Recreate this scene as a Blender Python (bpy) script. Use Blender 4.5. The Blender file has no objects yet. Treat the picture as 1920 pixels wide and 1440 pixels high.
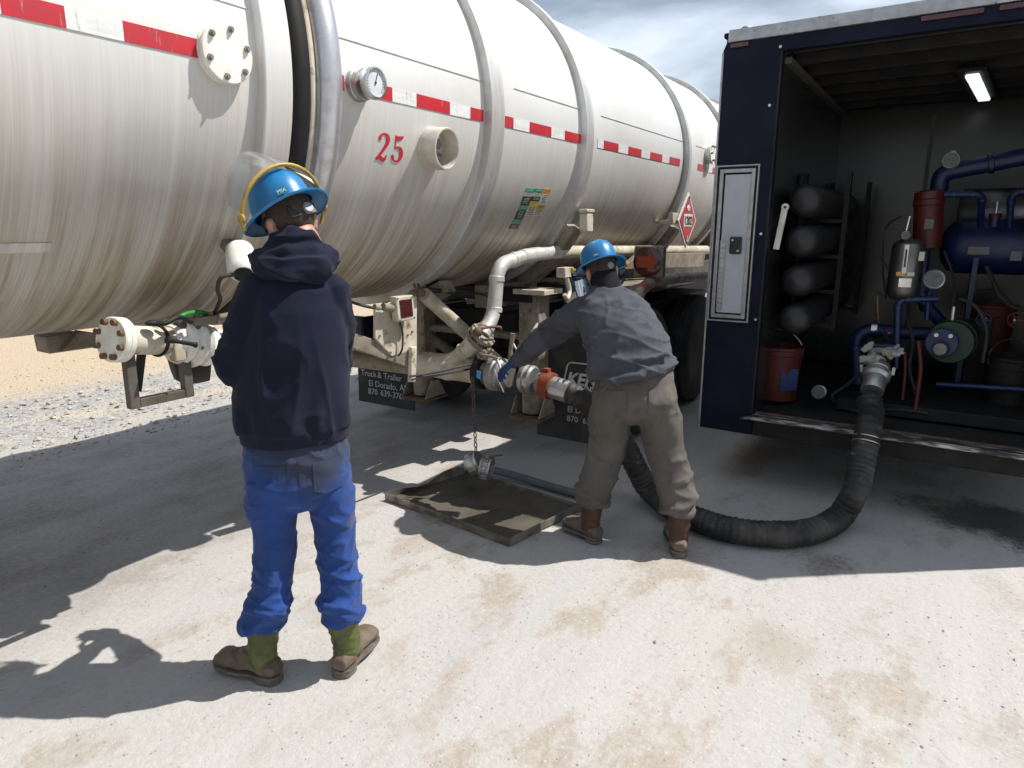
import bpy, bmesh, math, random
from mathutils import Vector, Matrix, Euler, noise
R = math.radians
random.seed(7)
scene = bpy.context.scene
COL = scene.collection

# ------------------------------------------------------------------ camera, world, sun, exposure
EYE = 1.65
FPX, HZ, YAW = 1260.0, 429.0, R(33.0)             # focal length in photo pixels, horizon row, heading
PITCH = math.atan((720 - HZ) / FPX)
cam_d = bpy.data.cameras.new('camera'); cam = bpy.data.objects.new('camera', cam_d); COL.objects.link(cam)
cam.location = (0, 0, EYE)
cam.rotation_euler = (R(90) - PITCH, 0, YAW)
cam_d.sensor_width = 36; cam_d.lens = 36 * FPX / 1920
cam_d.clip_start = 0.05; cam_d.clip_end = 3000
scene.camera = cam
scene.render.resolution_x, scene.render.resolution_y = 1024, 768

SUN_TRAVEL = Vector((-0.542, -0.427, -1.0)).normalized()
sun_el = math.asin(-SUN_TRAVEL.z); sun_az = math.atan2(0.542, 0.427)
W = bpy.data.worlds.new('World'); scene.world = W; W.use_nodes = True
wn, wl = W.node_tree.nodes, W.node_tree.links
wn.clear()
w_out = wn.new('ShaderNodeOutputWorld'); w_bg = wn.new('ShaderNodeBackground')
sky = wn.new('ShaderNodeTexSky'); sky.sky_type = 'NISHITA'; sky.sun_disc = False
sky.sun_elevation = sun_el; sky.sun_rotation = sun_az
sky.air_density = 1.2; sky.dust_density = 0.4; sky.ozone_density = 1.2
# thin high cloud veils over the whole sky
w_tc = wn.new('ShaderNodeTexCoord'); w_map = wn.new('ShaderNodeMapping')
w_map.inputs['Rotation'].default_value = (0.2, 0.35, 0.5); w_map.inputs['Scale'].default_value = (1.0, 1.6, 3.2); w_map.inputs['Location'].default_value = (-7.6, -3.3, 4.4)
w_noi = wn.new('ShaderNodeTexNoise'); w_noi.inputs['Scale'].default_value = 2.3
w_noi.inputs['Detail'].default_value = 6; w_noi.inputs['Roughness'].default_value = 0.52
w_noi.inputs['Distortion'].default_value = 0.2
w_ramp = wn.new('ShaderNodeValToRGB')
w_ramp.color_ramp.elements[0].position = 0.46; w_ramp.color_ramp.elements[0].color = (0.24, 0.24, 0.24, 1)
w_ramp.color_ramp.elements[1].position = 0.64; w_ramp.color_ramp.elements[1].color = (0.8, 0.8, 0.8, 1)
w_mix = wn.new('ShaderNodeMixRGB'); w_mix.inputs['Color2'].default_value = (15.5, 17.0, 19.2, 1)
wl.new(w_tc.outputs['Generated'], w_map.inputs['Vector']); wl.new(w_map.outputs['Vector'], w_noi.inputs['Vector'])
wl.new(w_noi.outputs['Fac'], w_ramp.inputs['Fac']); wl.new(w_ramp.outputs['Color'], w_mix.inputs['Fac'])
wl.new(sky.outputs['Color'], w_mix.inputs['Color1']); wl.new(w_mix.outputs['Color'], w_bg.inputs['Color'])
w_bg.inputs['Strength'].default_value = 0.05
wl.new(w_bg.outputs['Background'], w_out.inputs['Surface'])

sun_d = bpy.data.lights.new('sun', 'SUN'); sun_d.energy = 5.0; sun_d.angle = R(0.53); sun_d.color = (1.0, 0.965, 0.91)
sun = bpy.data.objects.new('sun', sun_d); COL.objects.link(sun)
sun.rotation_euler = SUN_TRAVEL.to_track_quat('-Z', 'Y').to_euler(); sun.location = (4, 4, 8)

scene.render.engine = 'CYCLES'
vs = scene.view_settings
vs.view_transform = 'Standard'; vs.look = 'None'; vs.gamma = 1.0; vs.exposure = 0.42; vs.use_curve_mapping = False
scene.cycles.max_bounces = 5; scene.cycles.diffuse_bounces = 3; scene.cycles.glossy_bounces = 3; scene.cycles.use_adaptive_sampling = True; scene.cycles.adaptive_threshold = 0.03; scene.cycles.use_denoising = True; scene.cycles.transparent_max_bounces = 12

# ------------------------------------------------------------------ placement helper: a photo point on a known plane -> world point
_F = Vector((-math.sin(YAW) * math.cos(PITCH), math.cos(YAW) * math.cos(PITCH), -math.sin(PITCH)))
_Rt = Vector((math.cos(YAW), math.sin(YAW), 0)); _U = _Rt.cross(_F); _C = Vector((0, 0, EYE))
def at(x, y, X=None, Y=None, z=None):
    d = _F * FPX + _Rt * (x - 960) - _U * (y - 720)
    t = (X - _C.x) / d.x if X is not None else (Y - _C.y) / d.y if Y is not None else (z - _C.z) / d.z
    return _C + d * t

# ------------------------------------------------------------------ materials
MATS = {}
def mat(name, col, rough=0.6, metal=0.0, col2=None, nscale=6.0, nstretch=(1, 1, 1), lo=0.35, hi=0.65, detail=6,
        bump=0.0, bscale=60.0, bstretch=(1, 1, 1), spec=0.5, col3=None, n3scale=20.0, lo3=0.55, hi3=0.7,
        rvar=0.0, sheen=0.0, coat=0.0, emit=None, estr=0.0, n3stretch=(1, 1, 1), bdist=0.01, crease=None):
    m = bpy.data.materials.new(name); m.use_nodes = True; MATS[name] = m
    n, l = m.node_tree.nodes, m.node_tree.links
    b = n['Principled BSDF']
    b.inputs['Base Color'].default_value = (*col, 1); b.inputs['Roughness'].default_value = rough
    b.inputs['Metallic'].default_value = metal; b.inputs['Specular IOR Level'].default_value = spec
    if sheen: b.inputs['Sheen Weight'].default_value = sheen; b.inputs['Sheen Roughness'].default_value = 0.5
    if coat: b.inputs['Coat Weight'].default_value = coat; b.inputs['Coat Roughness'].default_value = 0.08
    if emit: b.inputs['Emission Color'].default_value = (*emit, 1); b.inputs['Emission Strength'].default_value = estr
    tc = n.new('ShaderNodeTexCoord')
    def nz(scale, stretch, det):
        mp = n.new('ShaderNodeMapping'); mp.inputs['Scale'].default_value = stretch
        l.new(tc.outputs['Object'], mp.inputs['Vector'])
        t = n.new('ShaderNodeTexNoise'); t.inputs['Scale'].default_value = scale; t.inputs['Detail'].default_value = det
        t.inputs['Roughness'].default_value = 0.6
        l.new(mp.outputs['Vector'], t.inputs['Vector']); return t
    last = None
    if col2:
        t = nz(nscale, nstretch, detail)
        r = n.new('ShaderNodeMapRange'); r.inputs['From Min'].default_value = lo; r.inputs['From Max'].default_value = hi
        l.new(t.outputs['Fac'], r.inputs['Value'])
        mx = n.new('ShaderNodeMixRGB'); mx.inputs['Color1'].default_value = (*col, 1); mx.inputs['Color2'].default_value = (*col2, 1)
        l.new(r.outputs['Result'], mx.inputs['Fac']); last = mx
        if rvar:
            rr = n.new('ShaderNodeMapRange'); rr.inputs['To Min'].default_value = rough; rr.inputs['To Max'].default_value = min(1, rough + rvar)
            l.new(r.outputs['Result'], rr.inputs['Value']); l.new(rr.outputs['Result'], b.inputs['Roughness'])
    if col3:
        t = nz(n3scale, n3stretch, 4)
        r = n.new('ShaderNodeMapRange'); r.inputs['From Min'].default_value = lo3; r.inputs['From Max'].default_value = hi3
        l.new(t.outputs['Fac'], r.inputs['Value'])
        mx = n.new('ShaderNodeMixRGB'); mx.inputs['Color2'].default_value = (*col3, 1)
        if last: l.new(last.outputs['Color'], mx.inputs['Color1'])
        else: mx.inputs['Color1'].default_value = (*col, 1)
        l.new(r.outputs['Result'], mx.inputs['Fac']); last = mx
    if last: l.new(last.outputs['Color'], b.inputs['Base Color'])
    if bump:
        t = nz(bscale, bstretch, 5)
        bp = n.new('ShaderNodeBump'); bp.inputs['Strength'].default_value = bump; bp.inputs['Distance'].default_value = bdist
        l.new(t.outputs['Fac'], bp.inputs['Height']); l.new(bp.outputs['Normal'], b.inputs['Normal'])
        if crease:
            sc_, st_, rot_, dist_ = crease
            mp = n.new('ShaderNodeMapping'); mp.inputs['Scale'].default_value = st_; mp.inputs['Rotation'].default_value = rot_; l.new(tc.outputs['Object'], mp.inputs['Vector'])
            t2 = n.new('ShaderNodeTexNoise'); t2.noise_type = 'RIDGED_MULTIFRACTAL'; t2.inputs['Scale'].default_value = sc_; t2.inputs['Detail'].default_value = 3.0; t2.inputs['Roughness'].default_value = 0.55; t2.inputs['Distortion'].default_value = 0.8
            l.new(mp.outputs['Vector'], t2.inputs['Vector'])
            b2 = n.new('ShaderNodeBump'); b2.inputs['Strength'].default_value = 1.0; b2.inputs['Distance'].default_value = dist_
            l.new(t2.outputs['Fac'], b2.inputs['Height']); l.new(b2.outputs['Normal'], bp.inputs['Normal'])
    return m

# tank skin: brushed aluminium, streaked round the barrel, brown road film building up towards the belly
def tank_material():
    m = bpy.data.materials.new('tank_aluminium'); m.use_nodes = True
    n, l = m.node_tree.nodes, m.node_tree.links; b = n['Principled BSDF']
    tc = n.new('ShaderNodeTexCoord'); sep = n.new('ShaderNodeSeparateXYZ'); l.new(tc.outputs['Object'], sep.inputs['Vector'])
    def nz(sc, st, det=5):
        mp = n.new('ShaderNodeMapping'); mp.inputs['Scale'].default_value = st; l.new(tc.outputs['Object'], mp.inputs['Vector'])
        t = n.new('ShaderNodeTexNoise'); t.inputs['Scale'].default_value = sc; t.inputs['Detail'].default_value = det
        t.inputs['Roughness'].default_value = 0.65; l.new(mp.outputs['Vector'], t.inputs['Vector']); return t
    def rng(v, a, c, to0=0.0, to1=1.0):
        r = n.new('ShaderNodeMapRange'); r.inputs['From Min'].default_value = a; r.inputs['From Max'].default_value = c
        r.inputs['To Min'].default_value = to0; r.inputs['To Max'].default_value = to1; l.new(v, r.inputs['Value']); return r.outputs['Result']
    def mul(a, c):
        k = n.new('ShaderNodeMath'); k.operation = 'MULTIPLY'; l.new(a, k.inputs[0])
        if isinstance(c, float): k.inputs[1].default_value = c
        else: l.new(c, k.inputs[1])
        return k.outputs[0]
    def mix(f, c1, c2):
        k = n.new('ShaderNodeMixRGB'); l.new(f, k.inputs['Fac'])
        for s, c in (('Color1', c1), ('Color2', c2)):
            if isinstance(c, tuple): k.inputs[s].default_value = (*c, 1)
            else: l.new(c, k.inputs[s])
        return k.outputs['Color']
    fine = nz(6, (0.35, 34, 0.35)); mid = nz(3, (0.3, 7, 0.3)); big = nz(1.1, (1, 1, 1))
    base = mix(rng(fine.outputs['Fac'], 0.3, 0.7), (0.70, 0.698, 0.68), (0.66, 0.652, 0.63))
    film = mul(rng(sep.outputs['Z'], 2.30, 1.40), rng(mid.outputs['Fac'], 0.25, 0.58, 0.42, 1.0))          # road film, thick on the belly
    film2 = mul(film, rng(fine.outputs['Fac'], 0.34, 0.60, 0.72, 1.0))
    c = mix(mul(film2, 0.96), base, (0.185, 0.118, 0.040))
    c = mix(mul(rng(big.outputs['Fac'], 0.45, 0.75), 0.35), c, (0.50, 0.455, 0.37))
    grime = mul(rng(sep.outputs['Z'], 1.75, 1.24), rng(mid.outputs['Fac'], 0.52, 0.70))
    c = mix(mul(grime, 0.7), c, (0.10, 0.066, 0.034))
    l.new(c, b.inputs['Base Color'])
    met = n.new('ShaderNodeMath'); met.operation = 'SUBTRACT'; met.inputs[0].default_value = 0.30; l.new(mul(film, 0.30), met.inputs[1])
    l.new(met.outputs[0], b.inputs['Metallic'])
    l.new(rng(fine.outputs['Fac'], 0.3, 0.7, 0.42, 0.50), b.inputs['Roughness']); b.inputs['Specular IOR Level'].default_value = 0.3
    bp = n.new('ShaderNodeBump'); bp.inputs['Strength'].default_value = 0.05; bp.inputs['Distance'].default_value = 0.004
    bw = n.new('ShaderNodeBump'); bw.inputs['Strength'].default_value = 0.25; bw.inputs['Distance'].default_value = 0.03; l.new(nz(1.6, (1, 1, 1), 2).outputs['Fac'], bw.inputs['Height']); l.new(bw.outputs['Normal'], bp.inputs['Normal'])
    l.new(fine.outputs['Fac'], bp.inputs['Height']); l.new(bp.outputs['Normal'], b.inputs['Normal'])
    return m
M_tank = tank_material()
M_ring = mat('ring_aluminium', (0.62, 0.62, 0.61), 0.45, 0.6, col2=(0.45, 0.43, 0.40), nscale=4, nstretch=(1, 6, 1), rvar=0.15, bump=0.05, bscale=50)
M_bead = mat('bead_aluminium', (0.56, 0.56, 0.58), 0.36, 0.75, col2=(0.36, 0.33, 0.30), nscale=14, lo=0.45, hi=0.8, rvar=0.25, bump=0.05, bscale=60)
M_white = mat('white_enamel', (0.78, 0.76, 0.70), 0.35, 0, col2=(0.58, 0.54, 0.45), nscale=9, lo=0.45, hi=0.75, bump=0.03, bscale=40)
M_port = mat('port_aluminium', (0.56, 0.54, 0.48), 0.5, 0.25, col2=(0.42, 0.38, 0.31), nscale=9, bump=0.08, bscale=45)
M_pipewhite = mat('silvered_pipe_paint', (0.62, 0.61, 0.57), 0.38, 0.35, col2=(0.45, 0.42, 0.36), nscale=9, lo=0.42, hi=0.7, col3=(0.2, 0.15, 0.1), n3scale=26, lo3=0.64, hi3=0.74, bump=0.06, bscale=45)
M_cream = mat('cream_paint', (0.55, 0.51, 0.42), 0.5, 0, col2=(0.34, 0.28, 0.195), nscale=5, lo=0.38, hi=0.68, col3=(0.14, 0.10, 0.06), n3scale=16, lo3=0.57, hi3=0.72, bump=0.06, bscale=45)
M_creamdirt = mat('grimy_cream_paint', (0.27, 0.24, 0.19), 0.62, 0, col2=(0.125, 0.098, 0.066), nscale=6, col3=(0.09, 0.06, 0.04), n3scale=22, lo3=0.56, hi3=0.72, bump=0.1, bscale=45)
M_castalu = mat('cast_aluminium', (0.50, 0.50, 0.49), 0.36, 0.85, col2=(0.26, 0.25, 0.235), nscale=12, lo=0.4, hi=0.7, rvar=0.2, bump=0.12, bscale=70)
M_darkcast = mat('weathered_cast_metal', (0.32, 0.31, 0.30), 0.5, 0.6, col2=(0.16, 0.15, 0.14), nscale=12, bump=0.15, bscale=60)
M_steel = mat('bright_steel', (0.70, 0.70, 0.70), 0.25, 1.0, col2=(0.45, 0.44, 0.42), nscale=10, rvar=0.2)
M_rust = mat('rusty_steel', (0.20, 0.11, 0.06), 0.8, 0.2, col2=(0.09, 0.055, 0.035), nscale=18, bump=0.25, bscale=80)
M_olive = mat('dull_olive_steel', (0.115, 0.105, 0.085), 0.6, 0.2, col2=(0.07, 0.06, 0.045), nscale=12, bump=0.1, bscale=60)
M_chain = mat('chain_steel', (0.16, 0.13, 0.11), 0.6, 0.6, col2=(0.10, 0.06, 0.04), nscale=40)
M_black = mat('black_paint', (0.010, 0.010, 0.011), 0.62, 0, col2=(0.022, 0.020, 0.018), nscale=7, spec=0.22, bump=0.06, bscale=40)
M_rubber = mat('black_rubber', (0.018, 0.017, 0.017), 0.72, 0, col2=(0.055, 0.05, 0.045), nscale=5, lo=0.45, hi=0.75, bump=0.12, bscale=90)
M_hose = mat('hose_rubber', (0.012, 0.0118, 0.012), 0.62, 0, col2=(0.075, 0.067, 0.057), nscale=6, lo=0.46, hi=0.74, col3=(0.11, 0.10, 0.085), n3scale=24, lo3=0.62, hi3=0.75, bump=0.25, bscale=110)
M_tyre = mat('tyre_rubber', (0.035, 0.034, 0.033), 0.85, 0, col2=(0.09, 0.082, 0.072), nscale=4, lo=0.4, hi=0.7, bump=0.2, bscale=60)
M_orange = mat('orange_clamp', (0.25, 0.042, 0.011), 0.7, 0, col2=(0.12, 0.027, 0.011), nscale=25, bump=0.2, bscale=60)
M_red = mat('red_tape', (0.50, 0.016, 0.03), 0.38, 0, col2=(0.36, 0.03, 0.035), nscale=18, col3=(0.42, 0.20, 0.17), n3scale=26, n3stretch=(1, 3, 0.5), lo3=0.62, hi3=0.75)
M_wtape = mat('white_tape', (0.72, 0.73, 0.72), 0.35, 0, col2=(0.58, 0.58, 0.56), nscale=30, nstretch=(1, 0.4, 3), col3=(0.40, 0.36, 0.30), n3scale=20, n3stretch=(1, 3, 0.5), lo3=0.58, hi3=0.75)
M_redpaint = mat('red_lettering', (0.50, 0.02, 0.035), 0.4, 0, col2=(0.40, 0.03, 0.04), nscale=30)
M_glassface = mat('gauge_face', (0.62, 0.66, 0.68), 0.12, 0, col2=(0.5, 0.53, 0.55), nscale=20, coat=0.6)
M_gaugein = mat('dim_gauge_face', (0.10, 0.105, 0.105), 0.3, 0, col2=(0.07, 0.073, 0.073), nscale=30)
M_dark = mat('dark_line', (0.02, 0.02, 0.02), 0.5)
M_green_d = mat('green_decal', (0.04, 0.26, 0.17), 0.4, col2=(0.10, 0.36, 0.26), nscale=30)
M_orange_d = mat('amber_decal', (0.60, 0.30, 0.05), 0.4, col2=(0.55, 0.34, 0.10), nscale=30)
M_yellow_d = mat('yellow_decal', (0.62, 0.45, 0.03), 0.4)
M_black_d = mat('charcoal_decal', (0.03, 0.035, 0.04), 0.4, col2=(0.06, 0.065, 0.06), nscale=40)
M_paper_d = mat('pale_decal', (0.55, 0.54, 0.47), 0.5, col2=(0.45, 0.43, 0.36), nscale=30)
M_text_d = mat('decal_print', (0.10, 0.10, 0.09), 0.5)
M_text_w = mat('pale_print', (0.50, 0.50, 0.48), 0.5, col2=(0.36, 0.36, 0.34), nscale=25)
M_lens = mat('dark_red_lens', (0.05, 0.010, 0.012), 0.2, col2=(0.07, 0.02, 0.018), nscale=40, coat=0.4)
M_arrow = mat('arrow_lens', (0.34, 0.045, 0.015), 0.35, col2=(0.24, 0.04, 0.02), nscale=60)
M_redwhite = mat('worn_fender_stripe', (0.30, 0.24, 0.22), 0.6, col2=(0.26, 0.09, 0.08), nscale=9, lo=0.48, hi=0.54, bump=0.1, bscale=50)
M_green_h = mat('green_handle', (0.02, 0.25, 0.035), 0.4, col2=(0.015, 0.16, 0.03), nscale=20)
# equipment trailer
M_navy = mat('navy_trailer_paint', (0.0034, 0.0042, 0.0135), 0.5, 0, col2=(0.009, 0.011, 0.026), nscale=2.5, spec=0.12, bump=0.015, bscale=6)
M_rail = mat('roof_rail_aluminium', (0.42, 0.43, 0.45), 0.45, 0.6, col2=(0.3, 0.3, 0.3), nscale=16, col3=(0.06, 0.05, 0.05), n3scale=40, lo3=0.66, hi3=0.72)
M_wallin = mat('interior_panel', (0.026, 0.026, 0.026), 0.24, 0, col2=(0.019, 0.019, 0.019), nscale=1.6, bump=0.01, bscale=5)
M_ceil = mat('interior_ceiling', (0.075, 0.072, 0.066), 0.6, 0, col2=(0.06, 0.058, 0.053), nscale=3)
M_floor = mat('trailer_floor', (0.007, 0.0065, 0.006), 0.85, 0, col2=(0.014, 0.012, 0.011), nscale=8, bump=0.15, bscale=50)
M_doorpanel = mat('door_panel', (0.40, 0.42, 0.45), 0.4, 0, col2=(0.33, 0.34, 0.36), nscale=3, col3=(0.12, 0.11, 0.1), n3scale=60, lo3=0.70, hi3=0.75)
M_alu = mat('door_aluminium', (0.42, 0.42, 0.44), 0.42, 0.8, col2=(0.30, 0.30, 0.30), nscale=20)
M_sill = mat('worn_sill_aluminium', (0.42, 0.42, 0.42), 0.38, 0.85, col2=(0.07, 0.066, 0.062), nscale=5, nstretch=(1, 6, 6), lo=0.40, hi=0.52, rvar=0.3)
M_blue = mat('blue_pipe_paint', (0.004, 0.020, 0.090), 0.45, 0, col2=(0.003, 0.010, 0.045), nscale=10, bump=0.05, bscale=50)
M_redcan = mat('red_canister', (0.085, 0.008, 0.004), 0.55, 0, col2=(0.05, 0.006, 0.004), nscale=12)
M_bucket = mat('orange_bucket', (0.080, 0.011, 0.003), 0.65, 0, col2=(0.07, 0.010, 0.004), nscale=8)
M_greenpump = mat('green_pump_paint', (0.005, 0.040, 0.017), 0.55, 0, col2=(0.004, 0.02, 0.010), nscale=16, bump=0.1, bscale=60)
M_silver = mat('stainless', (0.19, 0.19, 0.19), 0.34, 0.9, col2=(0.12, 0.12, 0.12), nscale=8, rvar=0.15)
M_rag = mat('white_rag', (0.36, 0.355, 0.34), 0.9, 0, col2=(0.22, 0.21, 0.19), nscale=14, bump=0.3, bscale=60)
M_lamp = mat('lamp_lens', (0.8, 0.8, 0.8), 0.3, emit=(0.9, 0.97, 1.0), estr=0.9)
# people
M_navycloth = mat('navy_sweatshirt', (0.0055, 0.0072, 0.020), 0.92, 0, col2=(0.0085, 0.0105, 0.025), nscale=5, bump=0.35, bscale=260, sheen=0.05, spec=0.2, bdist=0.003, crease=(4.5, (1.0, 1.0, 0.5), (0.3, 0.0, 0.2), 0.022))
M_bluecloth = mat('royal_blue_trousers', (0.017, 0.056, 0.225), 0.85, 0, col2=(0.012, 0.038, 0.15), nscale=4, bump=0.35, bscale=240, sheen=0.1, spec=0.25, bdist=0.003, crease=(5.5, (1.0, 1.0, 1.5), (0.0, 0.45, 0.0), 0.022))
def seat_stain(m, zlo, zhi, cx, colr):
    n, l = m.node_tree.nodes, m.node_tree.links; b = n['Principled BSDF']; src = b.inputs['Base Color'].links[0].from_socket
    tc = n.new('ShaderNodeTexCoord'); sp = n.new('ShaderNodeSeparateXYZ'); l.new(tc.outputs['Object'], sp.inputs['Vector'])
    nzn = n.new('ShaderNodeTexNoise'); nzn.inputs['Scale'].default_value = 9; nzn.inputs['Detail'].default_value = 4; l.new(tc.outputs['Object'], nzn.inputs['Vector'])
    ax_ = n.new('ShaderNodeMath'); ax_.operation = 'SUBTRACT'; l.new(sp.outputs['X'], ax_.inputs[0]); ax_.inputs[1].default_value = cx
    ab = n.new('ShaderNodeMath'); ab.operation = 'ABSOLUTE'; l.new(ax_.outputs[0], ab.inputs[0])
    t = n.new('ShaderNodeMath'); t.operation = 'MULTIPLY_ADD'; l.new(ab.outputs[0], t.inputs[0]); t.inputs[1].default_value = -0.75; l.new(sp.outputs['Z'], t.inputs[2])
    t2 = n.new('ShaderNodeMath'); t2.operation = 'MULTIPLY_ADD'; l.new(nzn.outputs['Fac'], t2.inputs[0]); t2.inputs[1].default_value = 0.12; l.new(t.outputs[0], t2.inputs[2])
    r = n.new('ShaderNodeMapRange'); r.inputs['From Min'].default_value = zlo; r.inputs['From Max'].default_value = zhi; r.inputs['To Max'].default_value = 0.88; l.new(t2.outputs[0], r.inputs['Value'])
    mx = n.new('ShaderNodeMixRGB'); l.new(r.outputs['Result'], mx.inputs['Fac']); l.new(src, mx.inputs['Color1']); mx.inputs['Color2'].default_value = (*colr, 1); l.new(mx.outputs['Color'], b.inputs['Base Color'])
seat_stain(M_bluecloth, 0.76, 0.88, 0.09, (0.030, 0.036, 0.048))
M_greycloth = mat('slate_work_jacket', (0.074, 0.077, 0.094), 0.9, 0, col2=(0.052, 0.054, 0.067), nscale=5, col3=(0.035, 0.035, 0.045), n3scale=9, lo3=0.56, hi3=0.72, bump=0.35, bscale=240, sheen=0.05, spec=0.2, bdist=0.003, crease=(5.0, (1.0, 1.0, 1.6), (0.0, 0.5, 0.0), 0.022))
M_khaki = mat('khaki_work_trousers', (0.116, 0.106, 0.095), 0.92, 0, col2=(0.082, 0.074, 0.066), nscale=5, col3=(0.06, 0.045, 0.033), n3scale=7, lo3=0.58, hi3=0.75, bump=0.35, bscale=240, spec=0.2, bdist=0.003, crease=(5.0, (1.0, 1.0, 1.3), (0.0, 0.4, 0.0), 0.022))
M_skin = mat('skin', (0.44, 0.23, 0.165), 0.5, 0, col2=(0.37, 0.17, 0.12), nscale=16, bump=0.08, bscale=120)
M_neckblack = mat('neck_black', (0.008, 0.008, 0.010), 0.95, 0, col2=(0.014, 0.014, 0.016), nscale=20, bump=0.3, bscale=200, spec=0.2)
M_hair = mat('short_brown_hair', (0.035, 0.022, 0.014), 0.8, 0, col2=(0.06, 0.04, 0.026), nscale=60, nstretch=(1, 1, 0.3), bump=0.6, bscale=180)
M_hat = mat('blue_hard_hat', (0.006, 0.17, 0.40), 0.36, 0, col2=(0.008, 0.13, 0.30), nscale=7, coat=0.08, bump=0.01, bscale=90)
M_yellow = mat('yellow_frame', (0.42, 0.27, 0.04), 0.45, 0, col2=(0.28, 0.18, 0.04), nscale=18)
M_knob = mat('grey_knob', (0.20, 0.20, 0.22), 0.4)
M_blackplastic = mat('black_plastic', (0.012, 0.012, 0.013), 0.5)
M_bootfoot = mat('dusty_brown_leather', (0.090, 0.062, 0.042), 0.72, 0, col2=(0.165, 0.125, 0.090), nscale=9, lo=0.4, hi=0.75, bump=0.2, bscale=70)
M_bootshaft = mat('green_leather', (0.080, 0.095, 0.018), 0.5, 0, col2=(0.042, 0.052, 0.011), nscale=14, lo=0.42, hi=0.62, bump=0.35, bscale=45)
M_sole = mat('boot_sole', (0.16, 0.135, 0.11), 0.9, 0, col2=(0.07, 0.06, 0.05), nscale=20, nstretch=(1, 1, 5))
M_bootred = mat('russet_leather', (0.075, 0.027, 0.014), 0.65, 0, col2=(0.038, 0.016, 0.009), nscale=14, bump=0.3, bscale=50)
M_bootdark = mat('dusty_dark_leather', (0.085, 0.062, 0.045), 0.8, 0, col2=(0.14, 0.11, 0.085), nscale=8, bump=0.2, bscale=60)
M_glove = mat('blue_glove', (0.012, 0.045, 0.17), 0.7, 0, col2=(0.008, 0.03, 0.10), nscale=30, bump=0.3, bscale=150)
M_tray = mat('drip_tray_steel', (0.120, 0.105, 0.078), 0.6, 0.2, col2=(0.075, 0.066, 0.050), nscale=5, col3=(0.035, 0.028, 0.02), n3scale=12, lo3=0.58, hi3=0.75, bump=0.08, bscale=40)
M_traywall = mat('drip_tray_rim', (0.26, 0.24, 0.20), 0.55, 0.5, col2=(0.12, 0.09, 0.065), nscale=9, lo=0.42, hi=0.62, col3=(0.10, 0.045, 0.025), n3scale=14, lo3=0.62, hi3=0.70, bump=0.12, bscale=60)
M_tube = mat('grey_blue_tube', (0.075, 0.085, 0.11), 0.7, 0, col2=(0.12, 0.12, 0.125), nscale=12, bump=0.2, bscale=70)
def thin_clear(name, tint, gloss=0.25, haze=0.1, hcol=(0.8, 0.8, 0.8)):
    m = bpy.data.materials.new(name); m.use_nodes = True; n, l = m.node_tree.nodes, m.node_tree.links; n.clear()
    o = n.new('ShaderNodeOutputMaterial'); t = n.new('ShaderNodeBsdfTransparent'); t.inputs['Color'].default_value = (*tint, 1)
    g = n.new('ShaderNodeBsdfGlossy'); g.inputs['Roughness'].default_value = 0.06
    lw = n.new('ShaderNodeLayerWeight'); lw.inputs['Blend'].default_value = gloss
    tcn = n.new('ShaderNodeTexCoord'); nzz = n.new('ShaderNodeTexNoise'); nzz.inputs['Scale'].default_value = 8
    l.new(tcn.outputs['Object'], nzz.inputs['Vector'])
    bp = n.new('ShaderNodeBump'); bp.inputs['Strength'].default_value = 0.05; l.new(nzz.outputs['Fac'], bp.inputs['Height'])
    l.new(bp.outputs['Normal'], g.inputs['Normal'])
    mx = n.new('ShaderNodeMixShader'); l.new(lw.outputs['Fresnel'], mx.inputs['Fac'])
    df = n.new('ShaderNodeBsdfDiffuse'); df.inputs['Color'].default_value = (*hcol, 1); mh = n.new('ShaderNodeMixShader'); mh.inputs['Fac'].default_value = haze
    l.new(t.outputs['BSDF'], mh.inputs[1]); l.new(df.outputs['BSDF'], mh.inputs[2]); l.new(mh.outputs['Shader'], mx.inputs[1]); l.new(g.outputs['BSDF'], mx.inputs[2]); l.new(mx.outputs['Shader'], o.inputs['Surface'])
    return m
M_visor = thin_clear('clear_visor', (0.86, 0.88, 0.89), 0.30, 0.10)
M_visorgreen = thin_clear('teal_visor', (0.10, 0.42, 0.48), 0.35, 0.35, (0.03, 0.25, 0.30))

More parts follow.
